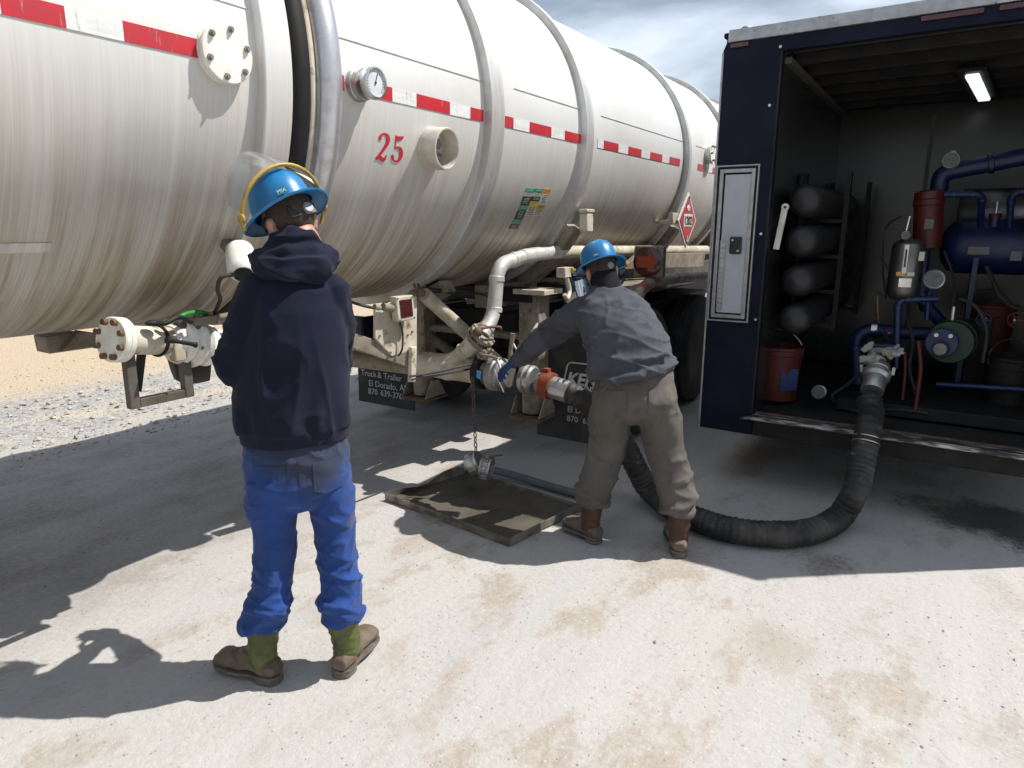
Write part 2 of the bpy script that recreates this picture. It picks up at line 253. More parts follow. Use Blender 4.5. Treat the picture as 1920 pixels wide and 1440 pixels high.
# ------------------------------------------------------------------ mesh builder
def frame(d):
    d = Vector(d).normalized(); u = d.orthogonal().normalized()
    if abs(d.z) < 0.95: u = Vector((0, 0, 1)).cross(d).normalized()
    return d, u, d.cross(u).normalized()
class MB:
    def __init__(s): s.v, s.f = [], []
    def add(s, vs_, fs):
        o = len(s.v); s.v += [Vector(p) for p in vs_]; s.f += [[i + o for i in f] for f in fs]; return s
    def box(s, a, b):
        (x0, y0, z0), (x1, y1, z1) = a, b
        p = [(x0, y0, z0), (x1, y0, z0), (x1, y1, z0), (x0, y1, z0), (x0, y0, z1), (x1, y0, z1), (x1, y1, z1), (x0, y1, z1)]
        return s.add(p, [(0, 3, 2, 1), (4, 5, 6, 7), (0, 1, 5, 4), (1, 2, 6, 5), (2, 3, 7, 6), (3, 0, 4, 7)])
    def obox(s, c, sx, sy, sz, rot=(0, 0, 0)):
        m = Euler(rot).to_matrix(); c = Vector(c)
        p = [c + m @ Vector((i * sx / 2, j * sy / 2, k * sz / 2)) for k in (-1, 1) for (i, j) in ((-1, -1), (1, -1), (1, 1), (-1, 1))]
        return s.add(p, [(0, 3, 2, 1), (4, 5, 6, 7), (0, 1, 5, 4), (1, 2, 6, 5), (2, 3, 7, 6), (3, 0, 4, 7)])
    def bar(s, p0, p1, w, h, up=(0, 0, 1)):
        p0, p1 = Vector(p0), Vector(p1); d = (p1 - p0).normalized(); u = d.cross(Vector(up))
        if u.length < 1e-4: u = d.orthogonal()
        u.normalize(); v = u.cross(d).normalized()
        p = [q + u * (a * w / 2) + v * (b * h / 2) for q in (p0, p1) for a, b in ((-1, -1), (1, -1), (1, 1), (-1, 1))]
        return s.add(p, [(0, 1, 2, 3), (4, 7, 6, 5), (0, 4, 5, 1), (1, 5, 6, 2), (2, 6, 7, 3), (3, 7, 4, 0)])
    def tube(s, path, rad, n=16, caps=True):
        path = [Vector(p) for p in path]; k = len(path); rad = rad if isinstance(rad, (list, tuple)) else [rad] * k
        t0 = (path[1] - path[0]).normalized(); _, u, _ = frame(t0); vs_ = []
        for i in range(k):
            t = (path[min(i + 1, k - 1)] - path[max(i - 1, 0)]).normalized()
            u = (u - t * u.dot(t)).normalized(); w = t.cross(u)
            vs_ += [path[i] + (u * math.cos(2 * math.pi * j / n) + w * math.sin(2 * math.pi * j / n)) * rad[i] for j in range(n)]
        fs = [(i * n + j, i * n + (j + 1) % n, (i + 1) * n + (j + 1) % n, (i + 1) * n + j) for i in range(k - 1) for j in range(n)]
        if caps: fs += [tuple(reversed(range(n))), tuple(range((k - 1) * n, k * n))]
        return s.add(vs_, fs)
    def cyl(s, p0, p1, r, r1=None, n=20, caps=True): return s.tube([p0, p1], [r, r if r1 is None else r1], n, caps)
    def lathe(s, prof, org, axis, n=32, a0=0, a1=2 * math.pi, closed=False):
        d, u, w = frame(axis); org = Vector(org); full = abs(a1 - a0 - 2 * math.pi) < 1e-6; m = n if full else n + 1; vs_ = []
        for r, t in prof:
            for j in range(m):
                a = a0 + (a1 - a0) * j / n
                vs_.append(org + d * t + (u * math.cos(a) + w * math.sin(a)) * r)
        k = len(prof); fs = []
        for i in range(k if closed else k - 1):
            i2 = (i + 1) % k
            for j in range(n):
                j2 = (j + 1) % m
                fs.append((i * m + j, i * m + j2, i2 * m + j2, i2 * m + j))
        if not closed and full:
            if prof[0][0] > 1e-4: fs.append(tuple(reversed(range(m))))
            if prof[-1][0] > 1e-4: fs.append(tuple(range((k - 1) * m, k * m)))
        elif closed and not full:
            fs.append(tuple(i * m for i in range(k))); fs.append(tuple(i * m + n for i in reversed(range(k))))
        return s.add(vs_, fs)
    def torus(s, c, axis, R_, r, n=32, k=10, a0=0, a1=2 * math.pi):
        return s.lathe([(R_ + r * math.cos(2 * math.pi * i / k), r * math.sin(2 * math.pi * i / k)) for i in range(k)], c, axis, n, a0, a1, closed=True)
    def ell(s, c, rx, ry, rz, rot=(0, 0, 0), n=16, k=10):
        m = Euler(rot).to_matrix(); c = Vector(c); vs_ = [c + m @ Vector((0, 0, -rz))]
        for i in range(1, k):
            a = -math.pi / 2 + math.pi * i / k
            for j in range(n):
                b = 2 * math.pi * j / n
                vs_.append(c + m @ Vector((rx * math.cos(a) * math.cos(b), ry * math.cos(a) * math.sin(b), rz * math.sin(a))))
        vs_.append(c + m @ Vector((0, 0, rz))); top = len(vs_) - 1
        fs = [(0, 1 + (j + 1) % n, 1 + j) for j in range(n)]
        for i in range(k - 2):
            for j in range(n):
                fs.append((1 + i * n + j, 1 + i * n + (j + 1) % n, 1 + (i + 1) * n + (j + 1) % n, 1 + (i + 1) * n + j))
        fs += [(1 + (k - 2) * n + j, 1 + (k - 2) * n + (j + 1) % n, top) for j in range(n)]
        return s.add(vs_, fs)
    def cap(s, p0, p1, r0, r1, n=14):                                   # tapered capsule
        p0, p1 = Vector(p0), Vector(p1); d = (p1 - p0).normalized(); path, rad = [], []
        for i in range(1, 6):
            a = math.pi / 2 * (1 - i / 5); path.append(p0 - d * r0 * math.sin(a)); rad.append(max(r0 * math.cos(a), 1e-4))
        for i in range(0, 5):
            a = math.pi / 2 * (i / 5); path.append(p1 + d * r1 * math.sin(a)); rad.append(max(r1 * math.cos(a), 1e-4))
        return s.tube(path, rad, n)
    def chain(s, pts, rads, n=14):
        for i in range(len(pts) - 1): s.cap(pts[i], pts[i + 1], rads[i], rads[i + 1], n)
        return s
    def loft(s, secs, n=28):                                            # secs: (centre, half-width, half-depth, x dir, y dir)
        vs_ = []
        for c, a, b, ux, uy in secs:
            c, ux, uy = Vector(c), Vector(ux).normalized(), Vector(uy).normalized()
            vs_ += [c + ux * (a * math.cos(2 * math.pi * j / n)) + uy * (b * math.sin(2 * math.pi * j / n)) for j in range(n)]
        k = len(secs)
        fs = [(i * n + j, i * n + (j + 1) % n, (i + 1) * n + (j + 1) % n, (i + 1) * n + j) for i in range(k - 1) for j in range(n)]
        fs += [tuple(reversed(range(n))), tuple(range((k - 1) * n, k * n))]
        return s.add(vs_, fs)
    def prism(s, poly, off):                                            # flat polygon with a thickness vector
        off = Vector(off); n = len(poly); vs_ = [Vector(p) for p in poly] + [Vector(p) + off for p in poly]
        fs = [tuple(reversed(range(n))), tuple(range(n, 2 * n))] + [(i, (i + 1) % n, n + (i + 1) % n, n + i) for i in range(n)]
        return s.add(vs_, fs)
    def mesh(s, name, org=None):
        me = bpy.data.meshes.new(name); o = Vector(org) if org is not None else Vector((0, 0, 0))
        me.from_pydata([p - o for p in s.v], [], s.f); bm = bmesh.new(); bm.from_mesh(me)
        bmesh.ops.recalc_face_normals(bm, faces=bm.faces); bm.to_mesh(me); bm.free(); me.update(); return me
    def build(s, name, m, parent=None, smooth=32, bevel=0.0, seg=2):
        org = root_org(parent)
        me = s.mesh(name, org); return link(name, me, m, parent, smooth, bevel, seg)
def root_org(p):
    while p is not None and p.parent is not None: p = p.parent
    return p.get('_o') and Vector(p['_o']) if p is not None else None
def link(name, me, m, parent=None, smooth=32, bevel=0.0, seg=2):
    o = bpy.data.objects.new(name, me); COL.objects.link(o)
    if m: me.materials.append(m)
    if smooth:
        me.polygons.foreach_set('use_smooth', [True] * len(me.polygons)); me.set_sharp_from_angle(angle=R(smooth))
    if parent is not None: o.parent = parent
    if bevel:
        b = o.modifiers.new('bevel', 'BEVEL'); b.width = bevel; b.segments = seg; b.limit_method = 'ANGLE'; b.angle_limit = R(40)
    return o
def tag(o, label=None, cat=None, group=None, kind=None):
    for k, val in (('label', label), ('category', cat), ('group', group), ('kind', kind)):
        if val: o[k] = val
    return o
ROOTS = []
def thing(name, label, cat, loc=(0, 0, 0), group=None):
    o = bpy.data.objects.new(name, None); COL.objects.link(o); o.location = loc; o['_o'] = list(loc); o.empty_display_size = 0.2
    ROOTS.append(o); return tag(o, label, cat, group)
def catmull(pts, step=0.02):
    pts = [Vector(p) for p in pts]; q = [pts[0] * 2 - pts[1]] + pts + [pts[-1] * 2 - pts[-2]]; out = []
    for i in range(1, len(q) - 2):
        a, b, c, d = q[i - 1:i + 3]; n = max(2, int((c - b).length / step))
        for j in range(n):
            t = j / n
            out.append(0.5 * ((2 * b) + (c - a) * t + (2 * a - 5 * b + 4 * c - d) * t * t + (3 * b - a - 3 * c + d) * t ** 3))
    return out + [pts[-1]]
def fillet(pts, r, k=7):                                                # polyline with rounded corners (pipe elbows)
    pts = [Vector(p) for p in pts]; out = [pts[0]]
    for i in range(1, len(pts) - 1):
        a, b, c = pts[i - 1:i + 2]; d0 = (a - b); d1 = (c - b); rr = min(r, d0.length * 0.48, d1.length * 0.48)
        p, q = b + d0.normalized() * rr, b + d1.normalized() * rr
        out += [p.lerp(b, t / k).lerp(b.lerp(q, t / k), t / k) for t in range(k + 1)]
    return out + [pts[-1]]
def text_mesh(string, size, xdir, ydir, org, m, parent, name='lettering', depth=0.001, align='LEFT', shear=0.0, bold=0.0):
    cu = bpy.data.curves.new(name, 'FONT'); cu.body = string; cu.size = size; cu.align_x = align; cu.extrude = depth; cu.shear = shear; cu.offset = bold
    cu.resolution_u = 3
    t = bpy.data.objects.new(name, cu); COL.objects.link(t); bpy.context.view_layer.update()
    me = bpy.data.meshes.new_from_object(t.evaluated_get(bpy.context.evaluated_depsgraph_get())); bpy.data.objects.remove(t)
    xdir, ydir = Vector(xdir).normalized(), Vector(ydir).normalized(); zdir = xdir.cross(ydir)
    M = Matrix((xdir, ydir, zdir)).transposed().to_4x4(); M.translation = Vector(org) - (root_org(parent) or Vector())
    me.transform(M); me.materials.clear(); me.name = name
    return link(name, me, m, parent, 0)
def organic(mb, voxel, smooth=6, factor=0.5):                          # fuse overlapping solids into one skin
    me = mb.mesh('tmp'); o = bpy.data.objects.new('tmp', me); COL.objects.link(o)
    r = o.modifiers.new('r', 'REMESH'); r.mode = 'VOXEL'; r.voxel_size = voxel
    sm = o.modifiers.new('s', 'SMOOTH'); sm.iterations = smooth; sm.factor = factor
    bpy.context.view_layer.update()
    out = bpy.data.meshes.new_from_object(o.evaluated_get(bpy.context.evaluated_depsgraph_get())); bpy.data.objects.remove(o); bpy.data.meshes.remove(me)
    out.materials.clear(); return out
def displace(me, fn):
    nrm = [v.normal.copy() for v in me.vertices]
    for v, nn in zip(me.vertices, nrm): v.co = v.co + nn * fn(v.co, nn)
    me.update()
def ridge(p): return (1 - min(1.0, abs(noise.noise(p)) * 2.4)) ** 3

# ------------------------------------------------------------------ ground
def ground_material():
    m = bpy.data.materials.new('limestone_yard'); m.use_nodes = True
    n, l = m.node_tree.nodes, m.node_tree.links; b = n['Principled BSDF']; b.inputs['Roughness'].default_value = 0.92; b.inputs['Specular IOR Level'].default_value = 0.2
    tc = n.new('ShaderNodeTexCoord'); sep = n.new('ShaderNodeSeparateXYZ'); l.new(tc.outputs['Object'], sep.inputs['Vector'])
    def nz(sc, det=6, st=(1, 1, 1), rot=0.0, rough=0.6, dist=0.0):
        mp = n.new('ShaderNodeMapping'); mp.inputs['Scale'].default_value = st; mp.inputs['Rotation'].default_value = (0, 0, rot)
        l.new(tc.outputs['Object'], mp.inputs['Vector'])
        t = n.new('ShaderNodeTexNoise'); t.inputs['Scale'].default_value = sc; t.inputs['Detail'].default_value = det
        t.inputs['Roughness'].default_value = rough; t.inputs['Distortion'].default_value = dist; l.new(mp.outputs['Vector'], t.inputs['Vector']); return t.outputs['Fac']
    def rng(v, a, c, t0=0.0, t1=1.0):
        r = n.new('ShaderNodeMapRange'); r.inputs['From Min'].default_value = a; r.inputs['From Max'].default_value = c
        r.inputs['To Min'].default_value = t0; r.inputs['To Max'].default_value = t1; l.new(v, r.inputs['Value']); return r.outputs['Result']
    def op(o, a, c):
        k = n.new('ShaderNodeMath'); k.operation = o
        for i, x in enumerate((a, c)):
            if isinstance(x, (int, float)): k.inputs[i].default_value = x
            else: l.new(x, k.inputs[i])
        return k.outputs[0]
    def mix(f, c1, c2):
        k = n.new('ShaderNodeMixRGB'); l.new(f, k.inputs['Fac'])
        for s, c in (('Color1', c1), ('Color2', c2)):
            if isinstance(c, tuple): k.inputs[s].default_value = (*c, 1)
            else: l.new(c, k.inputs[s])
        return k.outputs['Color']
    big = nz(0.9, 4, (1, 0.55, 1), 0.5, 0.65); mid = nz(2.6, 6, (1, 0.6, 1), 0.4, 0.68); fine = nz(38, 5, rough=0.75); tracks = nz(1.2, 4, (5, 0.25, 1), -0.62, 0.6)
    c = mix(rng(fine, 0.3, 0.7), (0.425, 0.406, 0.384), (0.360, 0.342, 0.320))
    c = mix(op('MULTIPLY', rng(tracks, 0.45, 0.65), 0.45), c, (0.440, 0.422, 0.402))
    patch = op('MULTIPLY', rng(mid, 0.51, 0.585), rng(big, 0.36, 0.56))
    c = mix(op('MULTIPLY', patch, rng(fine, 0.3, 0.6, 0.35, 0.8)), c, (0.300, 0.245, 0.192))
    c = mix(op('MULTIPLY', rng(tracks, 0.46, 0.30), 0.6), c, (0.385, 0.385, 0.39))
    c = mix(op('MULTIPLY', rng(big, 0.55, 0.74), 0.3), c, (0.40, 0.345, 0.285))
    # scattered dark and pale grit
    vo = n.new('ShaderNodeTexVoronoi'); vo.inputs['Scale'].default_value = 62; l.new(tc.outputs['Object'], vo.inputs['Vector'])
    vs2 = n.new('ShaderNodeSeparateXYZ'); l.new(vo.outputs['Color'], vs2.inputs['Vector'])
    dot = op('MULTIPLY', rng(vo.outputs['Distance'], 0.34, 0.22), rng(vs2.outputs['X'], 0.93, 0.96))
    c = mix(op('MULTIPLY', dot, 0.4), c, (0.20, 0.17, 0.145))
    dotw = op('MULTIPLY', rng(vo.outputs['Distance'], 0.36, 0.25), rng(vs2.outputs['Y'], 0.84, 0.9))
    c = mix(op('MULTIPLY', dotw, 0.4), c, (0.52, 0.50, 0.48))
    # wheel-worn grey track under the tanker, painted darker to deepen the tank's shade, gravel shoulder, then orange sand beyond it
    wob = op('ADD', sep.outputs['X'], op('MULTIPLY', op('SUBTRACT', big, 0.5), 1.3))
    track_shade = op('MULTIPLY', rng(wob, -2.7, -3.6), rng(wob, -5.9, -5.2))
    c = mix(op('MULTIPLY', track_shade, 0.75), c, mix(rng(op('ADD', op('ADD', op('MULTIPLY', fine, 0.4), op('MULTIPLY', tracks, 0.2)), op('MULTIPLY', mid, 0.4)), 0.40, 0.60), (0.35, 0.32, 0.30), (0.175, 0.162, 0.155)))
    gv = n.new('ShaderNodeTexVoronoi'); gv.inputs['Scale'].default_value = 30; l.new(tc.outputs['Object'], gv.inputs['Vector'])
    gsep = n.new('ShaderNodeSeparateXYZ'); l.new(gv.outputs['Color'], gsep.inputs['Vector'])
    gcol = mix(gsep.outputs['X'], (0.20, 0.195, 0.19), (0.37, 0.36, 0.34))
    gcol = mix(rng(mid, 0.48, 0.62), gcol, (0.42, 0.365, 0.29))
    c = mix(op('MULTIPLY', rng(wob, -5.5, -6.1), 0.9), c, gcol)
    sand = mix(rng(mid, 0.35, 0.65), (0.43, 0.335, 0.225), (0.41, 0.335, 0.25))
    c = mix(rng(wob, -7.3, -8.3), c, sand)
    # wet oil stains beside the trailer and two older drips
    def stain(x, y, r0, r1, sx=1.0):
        dx = op('MULTIPLY', op('SUBTRACT', sep.outputs['X'], x), sx); dy = op('SUBTRACT', sep.outputs['Y'], y)
        d = op('SQRT', op('ADD', op('MULTIPLY', dx, dx), op('MULTIPLY', dy, dy)), 0)
        return rng(op('ADD', d, op('MULTIPLY', op('SUBTRACT', op('ADD', op('MULTIPLY', mid, 0.65), op('MULTIPLY', fine, 0.35)), 0.5), 1.15)), r1, r0)
    wet = stain(0.45, 4.55, 0.22, 0.36, 0.55); old = stain(-0.36, 3.5, 0.03, 0.16); old2 = stain(-0.42, 2.62, 0.08, 0.17)
    c = mix(op('MULTIPLY', wet, 0.93), c, (0.03, 0.027, 0.024))
    c = mix(op('MULTIPLY', old, 0.65), c, (0.13, 0.09, 0.06))
    c = mix(op('MULTIPLY', old2, 0.35), c, (0.26, 0.19, 0.13))
    l.new(c, b.inputs['Base Color'])
    rr = op('SUBTRACT', 0.92, op('MULTIPLY', wet, 0.5)); l.new(rr, b.inputs['Roughness'])
    h = op('ADD', op('MULTIPLY', fine, 0.75), op('MULTIPLY', mid, 0.9))
    h = op('ADD', h, op('MULTIPLY', dot, 0.3)); h = op('ADD', h, op('MULTIPLY', op('MULTIPLY', rng(gv.outputs['Distance'], 0.6, 0.1), rng(wob, -5.5, -6.1)), 0.8))
    bp = n.new('ShaderNodeBump'); bp.inputs['Strength'].default_value = 0.75; bp.inputs['Distance'].default_value = 0.012
    l.new(h, bp.inputs['Height']); l.new(bp.outputs['Normal'], b.inputs['Normal'])
    return m
def axis_steps(lo, hi, step, far):
    a = [lo]
    while a[-1] < hi: a.append(a[-1] + step)
    up, dn, d = [], [], step
    while a[-1] + sum(up) < far: d *= 1.5; up.append(d)
    x = a[-1]; right = []
    for d in up: x += d; right.append(x)
    x = a[0]; left = []; d = step
    while x > -far: d *= 1.5; x -= d; left.append(x)
    return left[::-1] + a + right
def gz(x, y):
    if -12 < x < 4 and -2 < y < 12: return 0.007 * noise.noise(Vector((x * 1.7, y * 1.7, 0.3))) + 0.004 * noise.noise(Vector((x * 6, y * 6, 2.1))) - 0.003
    return 0.0
gx = axis_steps(-9.0, 3.0, 0.07, 900.0); gy = axis_steps(0.0, 8.0, 0.07, 900.0)
gm = MB(); gm.v = [Vector((x, y, gz(x, y))) for y in gy for x in gx]; nx = len(gx)
gm.f = [(j * nx + i, j * nx + i + 1, (j + 1) * nx + i + 1, (j + 1) * nx + i) for j in range(len(gy) - 1) for i in range(nx - 1)]
tag(gm.build('ground', ground_material(), smooth=180), kind='structure')

# loose pebbles: too many to count
M_peb = mat('pebbles', (0.40, 0.375, 0.345), 0.9, 0, col2=(0.25, 0.22, 0.19), nscale=3, lo=0.4, hi=0.6, col3=(0.47, 0.45, 0.42), n3scale=7, lo3=0.52, hi3=0.6)
pm = MB(); rnd = random.Random(11)
def pebble(x, y, r):
    b = [Vector((0, 0, 0.7)), Vector((1, 0, 0)), Vector((0.2, 0.9, 0)), Vector((-0.9, 0.25, 0)), Vector((-0.2, -0.9, 0)), Vector((0, 0, -0.6))]
    a = rnd.random() * 6.28; m = Matrix.Rotation(a, 3, 'Z') @ Matrix.Rotation(rnd.uniform(-0.5, 0.5), 3, 'X')
    c = Vector((x, y, gz(x, y) + r * 0.3)); vs_ = [c + m @ Vector((p.x * r * rnd.uniform(0.7, 1.3), p.y * r * rnd.uniform(0.6, 1.1), p.z * r * rnd.uniform(0.7, 1.2))) for p in b]
    pm.add(vs_, [(0, 1, 2), (0, 2, 3), (0, 3, 4), (0, 4, 1), (5, 2, 1), (5, 3, 2), (5, 4, 3), (5, 1, 4)])
for i in range(3200):
    x, y = rnd.uniform(-4.6, 1.6), rnd.uniform(0.6, 6.5)
    if noise.noise(Vector((x * 1.3, y * 1.3, 5))) + rnd.uniform(-0.5, 0.5) < -0.1: continue
    pebble(x, y, rnd.choice((0.0022, 0.003, 0.003, 0.004, 0.004, 0.005, 0.0065)) * rnd.uniform(0.8, 1.2))
for i in range(45): pebble(rnd.uniform(-4.0, 1.2), rnd.uniform(0.8, 4.5), rnd.uniform(0.007, 0.012))
for i in range(7000):
    x, y = rnd.uniform(-9.5, -5.4), rnd.uniform(0.5, 7.5)
    if x < -7.6 and rnd.random() < 0.75: continue
    pebble(x, y, rnd.choice((0.005, 0.007, 0.009, 0.009, 0.012, 0.017)) * rnd.uniform(0.7, 1.2))
for i in range(220): pebble(rnd.uniform(-7.4, -5.5), rnd.uniform(0.6, 6.0), rnd.uniform(0.018, 0.040))
tag(pm.build('gravel', M_peb, smooth=0), label='loose pale pebbles and grit scattered over the yard', kind='stuff')

# ------------------------------------------------------------------ tank trailer
XC, ZC, RT = -3.272, 2.267, 1.05
tt = thing('tank_trailer', 'long silver tank trailer with red and white striping and the number 25', 'tank trailer', (XC, 3.0, 0))
def tp(Y, ang, r=0.0):                                                  # a point on the barrel (angle up from the camera side)
    a = R(ang); return Vector((XC + (RT + r) * math.cos(a), Y, ZC + (RT + r) * math.sin(a)))
AX = (0, 1, 0)
def shell(y0, y1, head0, head1):
    pr = []
    for k in range(0, 9):
        a = math.pi / 2 * k / 8; pr.append((max(RT * math.sin(a), 1e-3), y0 + head0 * (1 - math.cos(a)) if head0 else y0)) if head0 else None
    if not head0: pr = [(RT - 0.10, y0 + 0.001), (RT, y0)]
    k = 14; pr += [(RT, y0 + head0 + (y1 - head1 - y0 - head0) * i / k) for i in range(1, k + 1)]
    if head1: pr += [(max(RT * math.cos(math.pi / 2 * i / 8), 1e-3), y1 - head1 + head1 * math.sin(math.pi / 2 * i / 8)) for i in range(1, 9)]
    else: pr += [(RT - 0.10, y1 - 0.001)]
    return MB().lathe(pr, (XC, 0, ZC), AX, 160)
s1 = shell(-6.2, 1.80, 0.5, 0).build('tank_shell', M_tank, tt, 40); s1['label'] = 'plain rear barrel section beside the bolted flange'
s2 = shell(1.99, 11.6, 0, 0.5).build('tank_shell', M_tank, tt, 40); s2['label'] = 'front barrel section carrying the number 25'
def ringm(y, hgt, w, band):
    pr = [(RT - 0.01, y), (RT + hgt, y), (RT + hgt, y + w), (RT + 0.014, y + w)]
    pr += ([(RT + 0.014, y + w + band), (RT - 0.01, y + w + band)] if band else [(RT - 0.01, y + w)])
    return MB().lathe(pr, (XC, 0, ZC), AX, 160, closed=True)
ringm(1.715, 0.045, 0.125, 0).build('stiffening_ring', M_tank, tt, 30, 0.006)
for y, hh in ((3.15, 0.05), (4.27, 0.05), (6.35, 0.05), (7.75, 0.05), (9.4, 0.05), (-1.1, 0.05), (-3.2, 0.05)):
    ringm(y, hh, 0.05, 0.13).build('stiffening_ring', M_ring, tt, 30, 0.003)
MB().lathe([(RT - 0.10, 1.80), (RT - 0.10, 1.99), (RT - 0.16, 1.99), (RT - 0.16, 1.80)], (XC, 0, ZC), AX, 120, closed=True).build('joint_recess', M_black, tt)
MB().torus((XC, 1.905, ZC), AX, RT - 0.008, 0.050, 140, 12).build('joint_hose', M_black, tt, 60)
MB().torus((XC, 1.972, ZC), AX, RT - 0.01, 0.020, 140, 8).build('joint_seal', M_cream, tt, 60)
MB().torus((XC, 2.050, ZC), AX, RT - 0.005, 0.062, 140, 14).build('joint_bead', M_bead, tt, 60)
# lap seams along the barrel
for y0, y1, a in ((2.10, 3.15, 8.2), (3.46, 4.27, 9.0), (4.60, 6.35, 9.0), (6.7, 7.75, 9.0), (-1.0, 1.70, 8.2)):
    m = MB()
    m.add([tp(y0, a - 0.12, .004), tp(y1, a - 0.12, .004), tp(y1, a + 0.12, .004), tp(y0, a + 0.12, .004), tp(y0, a - 0.12, -.004), tp(y1, a - 0.12, -.004), tp(y1, a + 0.12, -.004), tp(y0, a + 0.12, -.004)],
          [(0, 1, 2, 3), (7, 6, 5, 4), (0, 4, 5, 1), (2, 6, 7, 3)]); m.build('weld_seam', M_ring, tt, 0)
def patch(y0, y1, a0, a1, r, m, parent, name, k=4):
    b = MB(); n = k + 1
    vs_ = [tp(y, a0 + (a1 - a0) * i / k, rr) for rr in (r, r - 0.003) for y in (y0, y1) for i in range(n)]
    f = []
    for i in range(k):
        f.append((i, i + 1, n + i + 1, n + i)); f.append((2 * n + i, 3 * n + i, 3 * n + i + 1, 2 * n + i + 1))
    f += [tuple(range(n)) + tuple(range(3 * n - 1, 2 * n - 1, -1)), tuple(range(n, 2 * n)) + tuple(range(4 * n - 1, 3 * n - 1, -1)), (0, n, 3 * n, 2 * n), (n - 1, 2 * n - 1, 4 * n - 1, 3 * n - 1)]
    return b.add(vs_, f).build(name, m, parent, 0)
def syy(px): return at(px, 10 + 0.234 * px, X=XC + RT).y
segs = [(0, 122, 1), (122, 231, 0), (231, 372, 1), (447, 463, 1), (634, 645, 1), (703, 735, 1), (735, 780, 0), (780, 843, 1), (843, 881, 0), (881, 906, 1),
        (946, 962, 1), (962, 992, 0), (992, 1033, 1), (1033, 1058, 0), (1058, 1092, 1), (1120, 1131, 0), (1131, 1159, 1), (1159, 1177, 0), (1177, 1202, 1),
        (1202, 1218, 0), (1218, 1241, 1), (1241, 1254, 0), (1254, 1274, 1), (1308, 1324, 1), (1324, 1335, 0), (1335, 1346, 1)]
for i, (a, b, r) in enumerate(segs):
    patch(syy(a) + (0.0006 if i else 0), syy(b), -3.1, 0.1, 0.0035, M_red if r else M_wtape, tt, 'reflective_strip')
y = syy(0)
for i in range(10):
    L = 0.17 if i % 2 == 0 else 0.22; patch(y - L, y - 0.0006, -3.1, 0.1, 0.0035, M_wtape if i % 2 == 0 else M_red, tt, 'reflective_strip'); y -= L
# grey plate decal on the rear barrel
patch(0.55, 1.05, -41.0, -38.9, 0.0035, M_ring, tt, 'label_strip')
# bolted inspection flange
def out(Y, ang): return tp(Y, ang), Vector((math.cos(R(ang)), 0, math.sin(R(ang))))
c, d = out(1.572, -1.5)
fl = MB().lathe([(0.096, -0.02), (0.096, 0.008), (0.090, 0.010), (0.090, 0.020), (0.096, 0.022), (0.098, 0.024), (0.098, 0.036), (0.095, 0.039), (0.0001, 0.039)], c, d, 40).build('inspection_flange', M_white, tt, 35)
for i in range(6):
    a = R(20 + 60 * i); _, u, w = frame(d); p = c + (u * math.cos(a) + w * math.sin(a)) * 0.078
    MB().cyl(p + d * 0.037, p + d * 0.047, 0.0115, n=6).cyl(p + d * 0.047, p + d * 0.054, 0.006, n=10).build('bolt', M_darkcast, fl, 30)
# dial thermometer
c, d = out(2.215, -1.2)
ga = MB().lathe([(0.068, -0.01), (0.068, 0.022), (0.062, 0.026), (0.062, 0.05), (0.040, 0.054)], c, d, 36).build('dial_gauge', M_castalu, tt, 35)
MB().lathe([(0.042, 0.050), (0.036, 0.06), (0.036, 0.075), (0.05, 0.08)], c, d, 24).build('neck', M_rust, ga, 30)
MB().lathe([(0.045, 0.072), (0.063, 0.078), (0.066, 0.088), (0.066, 0.104), (0.062, 0.112), (0.056, 0.113), (0.054, 0.104)], c, d, 36).build('bezel', M_steel, ga, 30)
MB().lathe([(0.056, 0.098), (0.056, 0.105), (0.0001, 0.105)], c, d, 32).build('dial_face', M_glassface, ga, 30)
_, u, w = frame(d)
nd = MB()
nd.bar(c + d * 0.1065 - w * 0.012 - u * 0.004, c + d * 0.1065 + w * 0.036 + u * 0.012, 0.003, 0.002, d).cyl(c + d * 0.104, c + d * 0.109, 0.005, n=10)
for i in range(20):
    a = R(-40 + 260 * i / 19); q = u * math.cos(a) + w * math.sin(a); nd.bar(c + d * 0.106 + q * 0.042, c + d * 0.106 + q * (0.049 if i % 2 else 0.052), 0.0018, 0.001, d)
nd.build('needle', M_dark, ga, 0)
# open port tube
c, d = out(2.72, -12.5); d = Vector((0.985, 0.02, -0.1)).normalized()
tb = MB().lathe([(0.100, -0.05), (0.100, 0.10), (0.097, 0.105), (0.090, 0.105), (0.087, 0.10), (0.087, -0.04), (0.0001, -0.04)], c, d, 48).build('port_tube', M_port, tt, 35)
_, u, w = frame(d)
MB().cyl(c - d * 0.04 + w * 0.02, c + d * 0.03 + w * 0.02, 0.022, n=12).cyl(c + d * 0.03 + w * 0.02, c + d * 0.045 + w * 0.02, 0.030, n=6).bar(c + w * 0.0 - u * 0.05 + d * 0.03, c - w * 0.03 + u * 0.045 + d * 0.03, 0.012, 0.012).build('inner_valve', M_darkcast, tb, 30)
# number 25 painted on the barrel, thick-and-thin numerals
def ribbon(pts, wds, y0, a0, sc, name):
    path = [Vector((p[0], p[1], 0)) for p in pts]; k = len(path); b = MB(); L, Rr = [], []
    for i in range(k):
        t = (path[min(i + 1, k - 1)] - path[max(i - 1, 0)]).normalized(); nn = Vector((-t.y, t.x, 0)) * wds[i] / 2
        L.append(path[i] + nn); Rr.append(path[i] - nn)
    deg = math.degrees(sc / RT); vs_ = [tp(y0 + q.x * sc, a0 + q.y * deg, rr) for rr in (0.003, 0.0) for q in L + Rr]
    fs = []
    for i in range(k - 1):
        fs += [(i, i + 1, k + i + 1, k + i), (2 * k + i, 3 * k + i, 3 * k + i + 1, 2 * k + i + 1), (i, 2 * k + i, 2 * k + i + 1, i + 1), (k + i, k + i + 1, 3 * k + i + 1, 3 * k + i)]
    return b.add(vs_, fs)
